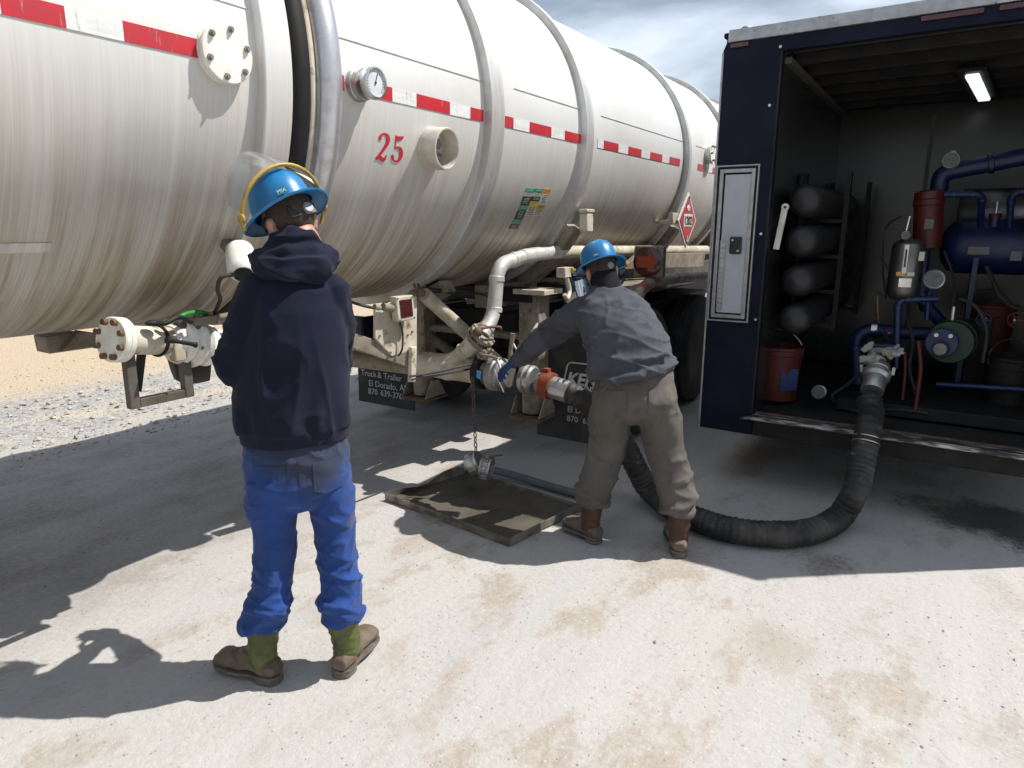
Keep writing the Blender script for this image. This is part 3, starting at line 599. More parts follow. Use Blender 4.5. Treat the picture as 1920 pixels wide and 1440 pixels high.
def arc(cx, cy, rx, ry, a0, a1, k): return [(cx + rx * math.cos(R(a0 + (a1 - a0) * i / k)), cy + ry * math.sin(R(a0 + (a1 - a0) * i / k))) for i in range(k + 1)]
p2 = [(0.13, 0.72), (0.14, 0.80)] + arc(0.34, 0.74, 0.22, 0.21, 165, -25, 14)[1:] + [(0.48, 0.55), (0.34, 0.36), (0.18, 0.17), (0.08, 0.07)]
w2 = [0.15, 0.14, 0.10, 0.08, 0.06, 0.055, 0.06, 0.07, 0.09, 0.12, 0.15, 0.17, 0.18, 0.18, 0.175, 0.17, 0.15, 0.11, 0.08, 0.06]
n25 = ribbon(p2, w2[:len(p2)] + [0.06] * max(0, len(p2) - len(w2)), 2.345, -17.3, 0.125, '2')
q = ribbon([(0.06, 0.06), (0.14, 0.10), (0.26, 0.11), (0.38, 0.06), (0.47, 0.04), (0.53, 0.09), (0.57, 0.22)], [0.09, 0.12, 0.14, 0.16, 0.14, 0.09, 0.035], 2.345, -17.3, 0.125, '2')
n25.add(q.v, q.f)
p5 = [(0.17, 0.50)] + arc(0.30, 0.30, 0.24, 0.255, 118, -150, 16) + [(0.09, 0.20), (0.12, 0.24)]
w5 = [0.035, 0.05, 0.06, 0.08, 0.11, 0.14, 0.165, 0.18, 0.18, 0.17, 0.14, 0.11, 0.08, 0.06, 0.055, 0.06, 0.08, 0.11, 0.15, 0.14]
for pts, wd in ((p5, w5[:len(p5)]), ([(0.155, 0.50), (0.15, 0.72), (0.145, 0.96)], [0.045, 0.05, 0.06]), ([(0.13, 0.86), (0.26, 0.86), (0.40, 0.88), (0.50, 0.92), (0.53, 0.97)], [0.16, 0.17, 0.15, 0.09, 0.03])):
    q = ribbon(pts, wd, 2.447, -17.3, 0.125, '5'); n25.add(q.v, q.f)
n25.build('number_lettering', M_redpaint, tt, 0)
# safety decals: columns of small printed labels
dA = -20.6
def decal(col, a_top, hmm, m, lines, tm, off=0.0):
    y0 = 3.685 + col * 0.104 + off; a1 = a_top - math.degrees(hmm / RT)
    dd = patch(y0, y0 + 0.098, a1, a_top, 0.0035, m, tt, 'warning_decal')
    rr = random.Random(int(col * 7 + a_top * 3)); st = (a_top - a1) / (lines + 1)
    b = MB()
    for i in range(lines):
        aa = a_top - st * (i + 0.75); q0 = y0 + rr.uniform(0.010, 0.025); q1 = y0 + 0.098 - rr.uniform(0.010, 0.03); n = rr.randint(2, 4); xx = q0
        for j in range(n):
            x2 = min(q1, xx + (q1 - q0) / n - 0.004)
            b.add([tp(xx, aa - st * .22, .0050), tp(x2, aa - st * .22, .0050), tp(x2, aa + st * .22, .0050), tp(xx, aa + st * .22, .0050)], [(0, 1, 2, 3)]); xx = x2 + 0.005
    b.build('print', tm, dd, 0)
cols = {0: [(.030, M_green_d, 1, M_text_w), (.024, M_paper_d, 2, M_text_d), (.058, M_black_d, 4, M_text_w), (.034, M_green_d, 2, M_text_w), (.064, M_black_d, 5, M_text_w), (.036, M_green_d, 2, M_text_w), (.036, M_black_d, 3, M_text_w)],
        1: [(.030, M_green_d, 1, M_text_w), (.024, M_paper_d, 2, M_text_d), (.032, M_black_d, 2, M_text_w), (.030, M_yellow_d, 1, M_text_d), (.074, M_paper_d, 5, M_text_d)],
        2: [(.036, M_orange_d, 1, M_text_d), (.074, M_paper_d, 5, M_text_d), (.032, M_orange_d, 1, M_text_d), (.048, M_paper_d, 4, M_text_d)]}
for cI, L in cols.items():
    a = dA + 0.2 * cI
    for h_, m_, ln, tm in L: decal(cI, a, h_ - 0.003, m_, ln, tm); a -= math.degrees(h_ / RT)
# saddles carrying the barrel, with their end posts
def saddle(y, a_end, m):
    b = MB(); n = 18; w = 0.13
    for i in range(n):
        a0 = -90 + (a_end + 90) * i / n; a1 = -90 + (a_end + 90) * (i + 1) / n
        th0, th1 = 0.16 - 0.06 * i / n, 0.16 - 0.06 * (i + 1) / n
        p = [tp(yy, aa, rr) for yy in (y, y + w) for aa, rr in ((a0, 0.02), (a1, 0.02), (a1, th1), (a0, th0))]
        b.add(p, [(0, 1, 2, 3), (7, 6, 5, 4), (3, 2, 6, 7)])
        if i == n - 1: b.add(p, [(1, 5, 6, 2)])
    return b.build('saddle', m, tt, 25)
for y in (3.40, 4.36, 6.47, 8.0): saddle(y, -33 if y > 3.5 else -62, M_creamdirt)
for y in (4.42, 6.52):
    p = tp(y, -28, 0.10)
    b = MB().box((p.x - 0.03, y - 0.02, p.z - 0.10), (p.x + 0.035, y + 0.08, p.z + 0.03)).box((p.x - 0.035, y - 0.03, p.z + 0.033), (p.x + 0.04, y + 0.09, p.z + 0.06))
    b.build('saddle_post', M_cream, tt, 30, 0.008)
# hazard placard on its bracket
c = at(1289, 413, X=-2.08); sz = 0.245
def dia(s): return [c + Vector((0, 0, s)), c + Vector((0, -s, 0)), c + Vector((0, 0, -s)), c + Vector((0, s, 0))]
pl = MB().prism(dia(sz), (-0.012, 0, 0)).build('hazard_placard', M_wtape, tt, 0, 0.002)
MB().prism([p + Vector((0.002, 0, 0)) for p in dia(sz * 0.86)], (0.002, 0, 0)).build('red_field', M_red, pl, 0)
MB().prism([c + Vector((0.005, y_, z_)) for y_, z_ in ((-0.115, -0.055), (0.115, -0.055), (0.115, 0.055), (-0.115, 0.055))], (0.002, 0, 0)).build('number_panel', M_wtape, pl, 0)
text_mesh('1202', 0.105, (0, 1, 0), (0, 0, 1), c + Vector((0.009, 0, -0.038)), M_dark, pl, align='CENTER', bold=0.002)
text_mesh('3', 0.07, (0, 1, 0), (0, 0, 1), c + Vector((0.006, 0, -0.185)), M_wtape, pl, align='CENTER')
fm = MB()
for k_ in range(3): fm.loft([(c + Vector((0.005, (k_ - 1) * 0.022, 0.085)), 0.004, 0.012, (1, 0, 0), (0, 1, 0)), (c + Vector((0.005, (k_ - 1) * 0.028, 0.11)), 0.004, 0.014, (1, 0, 0), (0, 1, 0)), (c + Vector((0.005, (k_ - 1) * 0.02 + 0.008, 0.15 - abs(k_ - 1) * 0.02)), 0.004, 0.002, (1, 0, 0), (0, 1, 0))], 8)
fm.build('flame_symbol', M_wtape, pl, 0)
MB().bar(c + Vector((-0.012, 0, 0)), c + Vector((-0.30, 0, -0.02)), 0.04, 0.03).box((c.x - 0.06, c.y - 0.33, c.z - 0.03), (c.x - 0.02, c.y - 0.03, c.z + 0.06)).build('placard_bracket', M_cream, tt, 30, 0.004)
for s_ in (-1, 1): MB().cyl(c + Vector((0.0, 0, s_ * 0.20)), c + Vector((0.012, 0, s_ * 0.20)), 0.012, n=8).build('clip', M_darkcast, pl, 30)
# small bolted cover far along the barrel
cc, d = out(7.05, 6)
fl = MB().lathe([(0.09, -0.02), (0.09, 0.04), (0.10, 0.042), (0.10, 0.06), (0.0001, 0.06)], cc, d, 28).build('inspection_flange', M_white, tt, 35)
for i in range(6):
    a = R(60 * i); _, u, w = frame(d); p = cc + (u * math.cos(a) + w * math.sin(a)) * 0.078; MB().cyl(p + d * 0.06, p + d * 0.085, 0.011, n=6).build('bolt', M_darkcast, fl, 30)
# ---- discharge piping on the near side
YP = 3.4
T0, T1, T2 = at(655, 668, Y=YP), at(878, 694, Y=YP), at(903, 700, Y=YP)
zP = T1.z; T0.z = T2.z = zP
dp = MB().cyl((XC, YP, zP), (T2.x, YP, zP), 0.080, n=28).build('discharge_pipe', M_cream, tt, 30)
MB().lathe([(0.083, -0.03), (0.088, 0), (0.083, 0.03)], (T1.x - 0.16, YP, zP), (1, 0, 0), 28).build('pipe_band', M_cream, dp, 30)
MB().lathe([(0.084, -0.01), (0.089, 0), (0.089, 0.02), (0.084, 0.03)], (T0.x + 0.10, YP, zP), (1, 0, 0), 28).build('pipe_band', M_rust, dp, 30)
XR = -2.45
p0 = Vector((T1.x - 0.05, YP, zP)); p1, p2_, p3, p4, p5_, p6 = at(905, 628, X=XR), at(926, 590, X=XR), at(933, 497, X=XR), at(985, 480, X=XR), at(1030, 473, X=XR), at(1345, 468, X=XR)
rp = fillet([p0, p1, p2_ + Vector((0, 0.0, 0.0))], 0.05, 4)
pA = Vector((at(800, 690, Y=YP).x, YP, zP)); pB = Vector((at(848, 694, Y=YP).x, YP, zP + 0.01)); MB().tube(fillet([pA, pB, p1], 0.13, 8), [0.084 - 0.020 * min(1.0, i / 9.0) for i in range(11)], 24).build('branch_pipe', M_cream, tt, 40)
for t_ in (0.45, 0.75): MB().lathe([(0.066, -0.010), (0.072, -0.006), (0.072, 0.006), (0.066, 0.010)], pB.lerp(p1, t_), (p1 - pB), 26).build('weld_collar', M_cream, tt, 30)
riser = MB().tube(fillet([p1, p2_, p3, p4], 0.11, 8), 0.047, 22).build('riser_pipe', M_pipewhite, tt, 40)
MB().tube(fillet([p4 - (p5_ - p4) * 0.15, p5_ - (p5_ - p4) * 0.3, p5_ + (p6 - p5_) * 0.03], 0.05, 5), 0.049, 22).build('elbow_sleeve', M_pipewhite, riser, 40)
for q, d in ((p2_ + (p3 - p2_) * 0.10, p3 - p2_), (p2_ + (p3 - p2_) * 0.72, p3 - p2_), (p3 + (p4 - p3) * 0.55, p4 - p3), (p1 + (p2_ - p1) * 0.35, p2_ - p1)):
    d = d.normalized(); MB().lathe([(0.047, -0.018), (0.052, -0.014), (0.052, 0.014), (0.047, 0.018)], q, d, 24).build('pipe_coupling', M_pipewhite, riser, 30)
lp = MB().cyl(p5_, p6, 0.047, n=22).build('hose_carrier_tube', M_cream, tt, 30)
dd = (p6 - p5_).normalized()
for a, b, m_ in ((0.02, 0.13, M_wtape), (0.13, 0.33, M_red)):
    MB().lathe([(0.0485, a), (0.0485, b)], p5_ , dd, 22, R(-60), R(60)).build('reflective_band', m_, lp, 30)
for t in (0.72, 1.55, 2.1): MB().torus(p5_ + dd * (t if t < 2.8 else 2.8), dd, 0.049, 0.008, 20, 6).build('cable_tie', M_black, lp, 40)
# bolted flange pair between branch and riser
d = (p1 - pB).normalized(); fc = p1 + d * -0.01
fp = MB().lathe([(0.062, -0.05), (0.088, -0.045), (0.09, -0.04), (0.09, -0.022), (0.07, -0.02), (0.07, -0.008), (0.09, -0.006), (0.09, 0.016), (0.086, 0.02), (0.05, 0.026)], fc, d, 32).build('pipe_flange', M_creamdirt, tt, 30)
_, u, w = frame(d)
for i in range(8):
    a = R(22 + 45 * i); q = fc + (u * math.cos(a) + w * math.sin(a)) * 0.076
    MB().cyl(q - d * 0.056, q + d * 0.030, 0.008, n=8).cyl(q + d * 0.018, q + d * 0.028, 0.013, n=6).build('bolt', M_darkcast, fp, 30)
MB().tube(catmull([fc + d * 0.04 + Vector((0.02, -0.10, 0.03)), fc + d * 0.05 + Vector((0.06, -0.05, 0.035)), fc + d * 0.05 + Vector((0.06, 0.06, 0.02)), fc + d * 0.05 + Vector((0.05, 0.09, 0.0))], 0.02), 0.009, 8).ell(fc + d * 0.03 + Vector((0.02, -0.10, 0.02)), 0.03, 0.035, 0.03).build('drain_cock', M_rust, tt, 40)
# outlet valve, adapter and rope of fittings towards the hose
vx = T2.x
va = MB().lathe([(0.08, -0.02), (0.108, -0.015), (0.11, 0.0), (0.11, 0.026), (0.106, 0.034), (0.08, 0.036)], (vx, YP, zP), (1, 0, 0), 36).build('butterfly_valve', M_black, tt, 30)
MB().lathe([(0.078, 0.03), (0.078, 0.10), (0.085, 0.105)], (vx, YP, zP), (1, 0, 0), 30).build('outlet_stub', M_creamdirt, va, 30)
b = MB(); cx = Vector((vx + 0.03, YP - 0.02, zP + 0.10)); rr = random.Random(3)
b.box(cx + Vector((-0.03, -0.03, -0.01)), cx + Vector((0.05, 0.03, 0.03)))
for i in range(6): b.cyl(cx + Vector((rr.uniform(-.05, .06), rr.uniform(-.05, .05), 0.0)), cx + Vector((rr.uniform(-.05, .08), rr.uniform(-.06, .05), 0.055)), 0.012, n=6)
b.cyl(cx + Vector((0.0, -0.05, 0.03)), cx + Vector((0.12, -0.04, 0.02)), 0.010, n=8)
b.build('valve_linkage', M_creamdirt, va, 30, 0.003)
MB().prism([(vx + 0.045, YP - 0.113, zP - 0.012), (vx + 0.075, YP - 0.113, zP - 0.02), (vx + 0.078, YP - 0.113, zP + 0.03), (vx + 0.046, YP - 0.113, zP + 0.035)], (0, -0.004, 0)).build('blue_tag', mat('blue_tag', (0.03, 0.25, 0.5), 0.5), va, 0)
# side marker on its plate, hanging bracket and braces
XB = -2.60
poly = [at(x, y, X=XB) for x, y in ((704, 578), (746, 562), (782, 556), (782, 655), (735, 668), (704, 634))]
mk = MB().prism(poly, (-0.018, 0, 0)).build('marker_plate', M_cream, tt, 0, 0.003)
fr = [at(x, y, X=XB + 0.07) for x, y in ((743, 557), (775, 553), (779, 598), (748, 604))]
lb = MB().prism(fr, (-0.05, 0, 0)).build('marker_lamp', M_cream, mk, 0, 0.006)
cen = sum(fr, Vector()) / 4
MB().prism([cen + (p - cen) * 0.72 + Vector((0.004, 0, 0)) for p in fr], (-0.03, 0, 0)).build('lens', M_lens, lb, 0, 0.002)
for p in fr:
    q = cen + (p - cen) * 0.87; MB().cyl(q, q + Vector((0.005, 0, 0)), 0.005, n=8).build('screw', M_darkcast, lb, 30)
for x, y in ((711, 630), (731, 661), (772, 622), (769, 655), (764, 628)):
    q = at(x, y, X=XB); MB().cyl(q, q + Vector((0.008, 0, 0)), 0.007, n=8).build('bolt', M_darkcast, mk, 30)
MB().tube(catmull([at(750, 606, X=XB + 0.05), at(755, 625, X=XB + 0.03), at(754, 655, X=XB + 0.03), at(747, 667, X=XB + 0.01)], 0.02), 0.006, 8).build('marker_cable', M_rubber, mk, 40)
MB().cyl(at(735, 578, X=XB + 0.04), at(718, 575, X=XB + 0.04), 0.022, n=14).cyl(at(712, 577, X=XB + 0.04), at(702, 575, X=XB + 0.04), 0.016, n=12).build('air_fitting', M_creamdirt, mk, 30, 0.002)
MB().tube(catmull([at(704, 578, X=XB + 0.04), at(680, 573, X=XB + 0.03), at(640, 560, X=XB)], 0.03), 0.008, 8).build('air_line', M_rubber, tt, 40)
MB().bar(at(774, 650, X=XB + 0.02), at(772, 716, X=XB + 0.02), 0.045, 0.03, (1, 0, 0)).build('hanger_bar', M_cream, tt, 0, 0.006)
MB().bar(at(640, 632, X=XB - 0.06), at(768, 676, X=XB - 0.02), 0.05, 0.085).build('cross_channel', M_creamdirt, tt, 0, 0.004)
MB().cyl(at(640, 668, X=XB - 0.2), at(770, 686, X=XB - 0.05), 0.052, n=20).build('return_pipe', M_creamdirt, tt, 30)
MB().box(tuple(at(676, 600, X=XB - 0.25) + Vector((0, 0, -0.11))), tuple(at(703, 600, X=XB - 0.25) + Vector((0.02, 0, 0.03)))).build('mud_guard_plate', M_navy, tt, 0)
XBR = -2.72
br = MB().cyl(at(795, 552, X=XBR), at(955, 698, X=XBR), 0.045, n=18).build('brace_tube', M_cream, tt, 30)
MB().cyl(at(800, 628, X=-3.5), at(905, 700, X=-3.5), 0.045, n=18).build('brace_tube', M_creamdirt, tt, 30)
MB().prism([at(x, y, X=XBR - 0.05) for x, y in ((772, 545), (800, 530), (798, 560), (782, 620))], (-0.02, 0, 0)).build('gusset', M_creamdirt, tt, 0)
for x in (776, 784): MB().bar(at(x, 532, X=XBR + 0.03), at(x + 9, 556, X=XBR + 0.03), 0.012, 0.012).build('tie_rod', M_rust, tt, 0)
MB().cyl(at(791, 549, X=XBR + 0.06), at(791, 549, X=XBR + 0.03), 0.025, n=14).build('brace_bolt', M_rust, tt, 30)
MB().tube(catmull([at(768, 706, X=XB + 0.06), at(820, 698, X=XB + 0.1), at(870, 686, X=XB + 0.12), at(905, 680, X=vx + 0.03)], 0.03), 0.0065, 8).build('air_line', M_rubber, tt, 40)
MB().tube(catmull([at(772, 712, X=XB + 0.06), at(830, 702, X=XB + 0.1), at(880, 692, X=XB + 0.12), at(908, 686, X=vx + 0.03)], 0.03), 0.0065, 8).build('air_line', M_rubber, tt, 40)
MB().tube(catmull([at(797, 540, X=-2.75), at(850, 546, X=-2.75), at(905, 552, X=-2.72), at(925, 565, X=-2.6)], 0.03), 0.008, 8).build('air_line', M_rubber, tt, 40)
MB().tube(catmull([at(797, 546, X=-2.75), at(830, 548, X=-2.75), at(870, 552, X=-2.72), at(920, 548, X=-2.6)], 0.03), 0.006, 8).build('air_line', M_rubber, tt, 40)
# trailer belly frame and kingpin plate
MB().box((XC - 0.55, 3.9, 1.10), (XC - 0.42, 9.5, 1.26)).build('frame_rail', M_creamdirt, tt, 0, 0.006)
MB().box((XC + 0.42, 3.9, 1.10), (XC + 0.55, 9.5, 1.26)).build('frame_rail', M_creamdirt, tt, 0, 0.006)
MB().box((XC - 0.95, 5.2, 1.05), (XC + 0.85, 7.6, 1.095)).build('kingpin_plate', M_black, tt, 0, 0.006)
for y in (4.05, 4.55): MB().box((XC - 0.80, y, 1.14), (XC + 0.80, y + 0.12, 1.24)).build('cross_member', M_black, tt, 0, 0.006)
b = MB().prism([at(x, y, X=-2.3) for x, y in ((1165, 505), (1320, 500), (1322, 474), (1200, 476))], (-0.05, 0, 0)); b.build('side_skirt', M_creamdirt, tt, 0, 0.004)
# landing gear
for X_, m_ in ((-2.50, M_creamdirt), (-3.56, M_creamdirt)):
    f = at(1000, 776, X=-2.50); Yl = f.y; zf = 0.30
    lg = MB().box((X_ - 0.085, Yl - 0.075, 0.62), (X_ + 0.085, Yl + 0.075, 1.22)).build('landing_leg', m_, tt, 0, 0.008)
    MB().box((X_ - 0.065, Yl - 0.058, zf + 0.03), (X_ + 0.065, Yl + 0.058, 0.66)).build('inner_leg', M_creamdirt, lg, 0, 0.006)
    MB().cyl((X_, Yl, zf + 0.02), (X_, Yl, zf + 0.17), 0.085, n=20).build('leg_collar', M_creamdirt, lg, 30, 0.006)
    MB().box((X_ - 0.14, Yl - 0.14, zf - 0.012), (X_ + 0.14, Yl + 0.14, zf + 0.008)).build('foot_plate', M_rust, lg, 0, 0.003)
    for s_ in (-1, 1):
        MB().prism([(X_ + s_ * 0.115, Yl - 0.13, zf + 0.01), (X_ + s_ * 0.115, Yl + 0.13, zf + 0.01), (X_ + s_ * 0.115, Yl + 0.045, zf + 0.15), (X_ + s_ * 0.115, Yl - 0.045, zf + 0.15)], (0.012 * s_, 0, 0)).build('foot_ear', M_creamdirt, lg, 0, 0.003)
    for k_ in range(5):
        for s_ in (-1, 1): MB().cyl((X_ + 0.055 * s_, Yl - 0.074, 0.72 + 0.11 * k_), (X_ + 0.055 * s_, Yl - 0.085, 0.72 + 0.11 * k_), 0.014, n=10).build('bolt', M_darkcast, lg, 30)
MB().cyl((-3.5, Yl, 0.88), (-2.56, Yl, 0.88), 0.03, n=14).build('landing_shaft', M_creamdirt, tt, 30)
MB().box((-2.60, Yl - 0.13, 1.20), (-2.34, Yl + 0.13, 1.235)).build('leg_cap', M_cream, tt, 0, 0.004)
hd = MB().tube(catmull([at(1062, 520, X=-2.3), at(1068, 545, X=-2.3), at(1063, 560, X=-2.28), at(1058, 552, X=-2.28)], 0.02), 0.016, 10).box(tuple(at(1062, 520, X=-2.3) + Vector((-0.05, -0.06, 0.0))), tuple(at(1062, 520, X=-2.3) + Vector((0.02, 0.07, 0.07))))
hd.build('crank_bracket', M_cream, tt, 30, 0.004)
MB().prism([at(x, y, X=-2.42) for x, y in ((1018, 590), (1030, 575), (1024, 600), (1016, 618), (1000, 620))], (-0.015, 0, 0)).build('crank_handle', M_cream, tt, 0, 0.003)
# rear outlet: blind flange, pipe, valve with green handle
A, B, Cc, Dd = at(222, 637, X=-2.50), at(300, 639, X=-2.53), at(352, 643, X=-2.55), at(405, 650, X=-2.58)
d = (B - A).normalized()
op_ = MB().cyl(A, B + d * 0.04, 0.054, n=28).build('rear_outlet_pipe', M_cream, tt, 30)
bf = MB().lathe([(0.0001, -0.03), (0.078, -0.03), (0.082, -0.026), (0.082, -0.010), (0.078, -0.009), (0.082, -0.006), (0.082, 0.012), (0.078, 0.014), (0.056, 0.018)], A, d, 36).build('blind_flange', M_white, op_, 30)
_, u, w = frame(d)
for i in range(8):
    a = R(22.5 + 45 * i); q = A + (u * math.cos(a) + w * math.sin(a)) * 0.066
    MB().cyl(q - d * 0.046, q - d * 0.028, 0.0115, n=10).build('bolt', M_rust, bf, 30)
MB().torus(B - d * 0.01, d, 0.056, 0.007, 24, 8).build('clamp_band', M_black, op_, 40)
d2 = (Dd - Cc).normalized()
vb = MB().lathe([(0.056, -0.10), (0.064, -0.09), (0.066, -0.055), (0.085, -0.05), (0.09, -0.03), (0.075, -0.02), (0.08, -0.012), (0.098, 0.0), (0.098, 0.022), (0.07, 0.03), (0.066, 0.05), (0.085, 0.06), (0.088, 0.09), (0.07, 0.10), (0.075, 0.16), (0.05, 0.165)], Cc, d2, 36).build('rear_valve', M_white, tt, 30)
for i in range(6):
    a = R(60 * i + 10); q = Cc + (u * math.cos(a) + w * math.sin(a)) * 0.086; MB().cyl(q - d2 * 0.008, q - d2 * -0.03, 0.008, n=8).build('bolt', M_darkcast, vb, 30)
MB().box(tuple(Cc + Vector((0.03, -0.10, -0.055))), tuple(Cc + Vector((0.075, -0.055, 0.03)))).build('valve_boss', M_cream, vb, 0, 0.006)
MB().tube([at(312, 637, X=-2.40), at(330, 640, X=-2.40), at(360, 645, X=-2.41), at(368, 647, X=-2.41)], [0.014, 0.008, 0.008, 0.012], 10).build('valve_wrench', M_black, vb, 40)
MB().tube(catmull([at(300, 607, X=-2.47), at(325, 600, X=-2.45), at(352, 588, X=-2.47), at(378, 586, X=-2.5), at(395, 592, X=-2.52)], 0.02), 0.010, 8).build('green_handle', M_green_h, vb, 40)
MB().tube(catmull([at(285, 605, X=-2.45), at(310, 606, X=-2.42), at(335, 594, X=-2.43), at(358, 604, X=-2.45)], 0.02), 0.010, 8).ell(at(287, 605, X=-2.45), 0.02, 0.03, 0.012).build('black_handle', M_black, vb, 40)
b = MB(); q = at(382, 600, X=-2.5)
b.box(tuple(q + Vector((-0.03, -0.05, -0.02))), tuple(q + Vector((0.02, 0.06, 0.015)))).cyl(q + Vector((0, -0.03, 0)), q + Vector((0, -0.03, 0.035)), 0.012, n=8).cyl(q + Vector((0, 0.03, 0)), q + Vector((0, 0.03, 0.03)), 0.012, n=8).cyl(q + Vector((0, 0.05, 0)), q + Vector((0.02, 0.13, 0.01)), 0.016, n=8)
b.build('air_actuator', M_creamdirt, vb, 30, 0.003)
# guard hoop, rubber strip and sump bowl under it
U0, U1, U2 = at(240, 668, X=-2.52), at(250, 757, X=-2.52), at(352, 735, X=-2.52); U2.z = U1.z
MB().bar(U0 + Vector((0, 0, 0.05)), U1 + Vector((0, 0, -0.018)), 0.036, 0.036, (0, 1, 0)).build('guard_hoop', M_olive, tt, 0, 0.003)
MB().bar(U1 + Vector((0, 0.019, 0)), U2 + Vector((0, -0.019, 0)), 0.034, 0.034).build('guard_bar', M_olive, tt, 0, 0.003)
MB().bar(U2 + Vector((0, 0, -0.018)), U2 + Vector((0, 0, 0.30)), 0.036, 0.036, (0, 1, 0)).build('guard_post', M_olive, tt, 0, 0.003)
MB().prism([at(x, y, X=-2.60) for x, y in ((261, 655), (276, 655), (266, 736), (249, 726))], (-0.012, 0, 0)).build('rubber_strip', M_rubber, tt, 0, 0.002)
q = at(365, 668, X=-2.66)
MB().lathe([(0.0001, -0.10), (0.08, -0.095), (0.105, -0.07), (0.115, -0.02), (0.115, 0.03), (0.06, 0.05)], q, (0.35, 0.9, 0.1), 32).build('sump_bowl', M_rubber, tt, 40)
MB().prism([at(x, y, X=-3.3) for x, y in ((85, 632), (140, 622), (200, 628), (205, 648), (92, 664))], (-0.12, 0, 0)).build('suspension_hanger', M_creamdirt, tt, 0, 0.006)
MB().prism([at(x, y, X=-3.22) for x, y in ((150, 620), (205, 628), (205, 645), (115, 660))], (-0.05, 0, 0)).build('hanger_gusset', M_creamdirt, tt, 0, 0.004)
MB().tube(fillet([(-3.0, -5.5, 1.10), (-3.0, 0.62, 1.13), (-3.0, 0.66, 1.40)], 0.12, 6), 0.05, 16).build('belly_pipe', M_rust, tt, 40)
# white instrument housing with cable on the barrel beside the first man
c = at(452, 488, X=-2.36)
ih = MB().lathe([(0.030, -0.07), (0.052, -0.06), (0.056, -0.02), (0.056, 0.05), (0.050, 0.07), (0.040, 0.08)], c, Vector((0.55, -0.35, -0.55)), 28).build('instrument_housing', M_white, tt, 30)
MB().bar(c, c + Vector((-0.16, 0.02, 0.10)), 0.045, 0.04).build('housing_stem', M_creamdirt, ih, 0, 0.004)
MB().lathe([(0.036, 0.06), (0.036, 0.083), (0.0001, 0.083)], c, Vector((0.55, -0.35, -0.55)), 24).build('housing_cap', M_black, ih, 30)
MB().tube(catmull([c + Vector((0.04, -0.05, -0.05)), at(415, 520, X=-2.34), at(408, 545, X=-2.38), at(413, 562, X=-2.45), at(400, 590, X=-2.52)], 0.02), 0.008, 8).build('instrument_cable', M_rubber, tt, 40)

# ------------------------------------------------------------------ truck tractor coupled under the trailer nose
tr = thing('truck_tractor', 'dark truck tractor under the tank with tyres, mudflaps and fender beside the box trailer', 'truck', (XC, 6.0, 0))
def wheel(X, Y, side):
    wd = 0.27; x0, x1 = X, X + wd * side
    pr = [(0.30, 0.0), (0.42, -0.012), (0.485, 0.01), (0.512, 0.045)]
    for k_ in range(4):
        t = 0.055 + k_ * 0.045; pr += [(0.515, t), (0.515, t + 0.03), (0.500, t + 0.033), (0.500, t + 0.042)]
    pr += [(0.515, 0.235), (0.512, 0.24), (0.485, wd - 0.01), (0.42, wd + 0.012), (0.30, wd)]
    w_ = thing_child('wheel', tr, MB().lathe([(0.30, 0.02), (0.27, 0.04), (0.27, 0.12), (0.08, 0.14), (0.08, 0.20), (0.0001, 0.20)], (X, Y, 0.515), (side, 0, 0), 32), M_ring)
    MB().lathe(pr, (X, Y, 0.515), (side, 0, 0), 64, closed=False).build('tyre', M_tyre, w_, 30)
    for k_ in range(10):
        a = 2 * math.pi * k_ / 10; MB().cyl((X + side * 0.12, Y + 0.14 * math.cos(a), 0.515 + 0.14 * math.sin(a)), (X + side * 0.16, Y + 0.14 * math.cos(a), 0.515 + 0.14 * math.sin(a)), 0.014, n=6).build('wheel_nut', M_darkcast, w_, 0)
def thing_child(name, parent, mb, m): return mb.build(name, m, parent, 30)
for Y_ in (5.12, 6.42):
    for X_, s_ in ((-2.25, 1), (-2.57, 1), (XC * 2 + 2.25, -1), (XC * 2 + 2.57, -1)): wheel(X_, Y_, s_)
    MB().cyl((-4.4, Y_, 0.515), (-2.1, Y_, 0.515), 0.07, n=16).build('axle', M_black, tr, 30)
for X_ in (XC - 0.43, XC + 0.35): MB().box((X_, 4.42, 0.78), (X_ + 0.08, 11.0, 1.02)).build('chassis_rail', M_black, tr, 0, 0.006)
MB().box((XC - 0.45, 4.40, 0.80), (XC + 0.45, 4.46, 1.0)).build('rear_crossmember', M_black, tr, 0, 0.006)
YF = 4.22
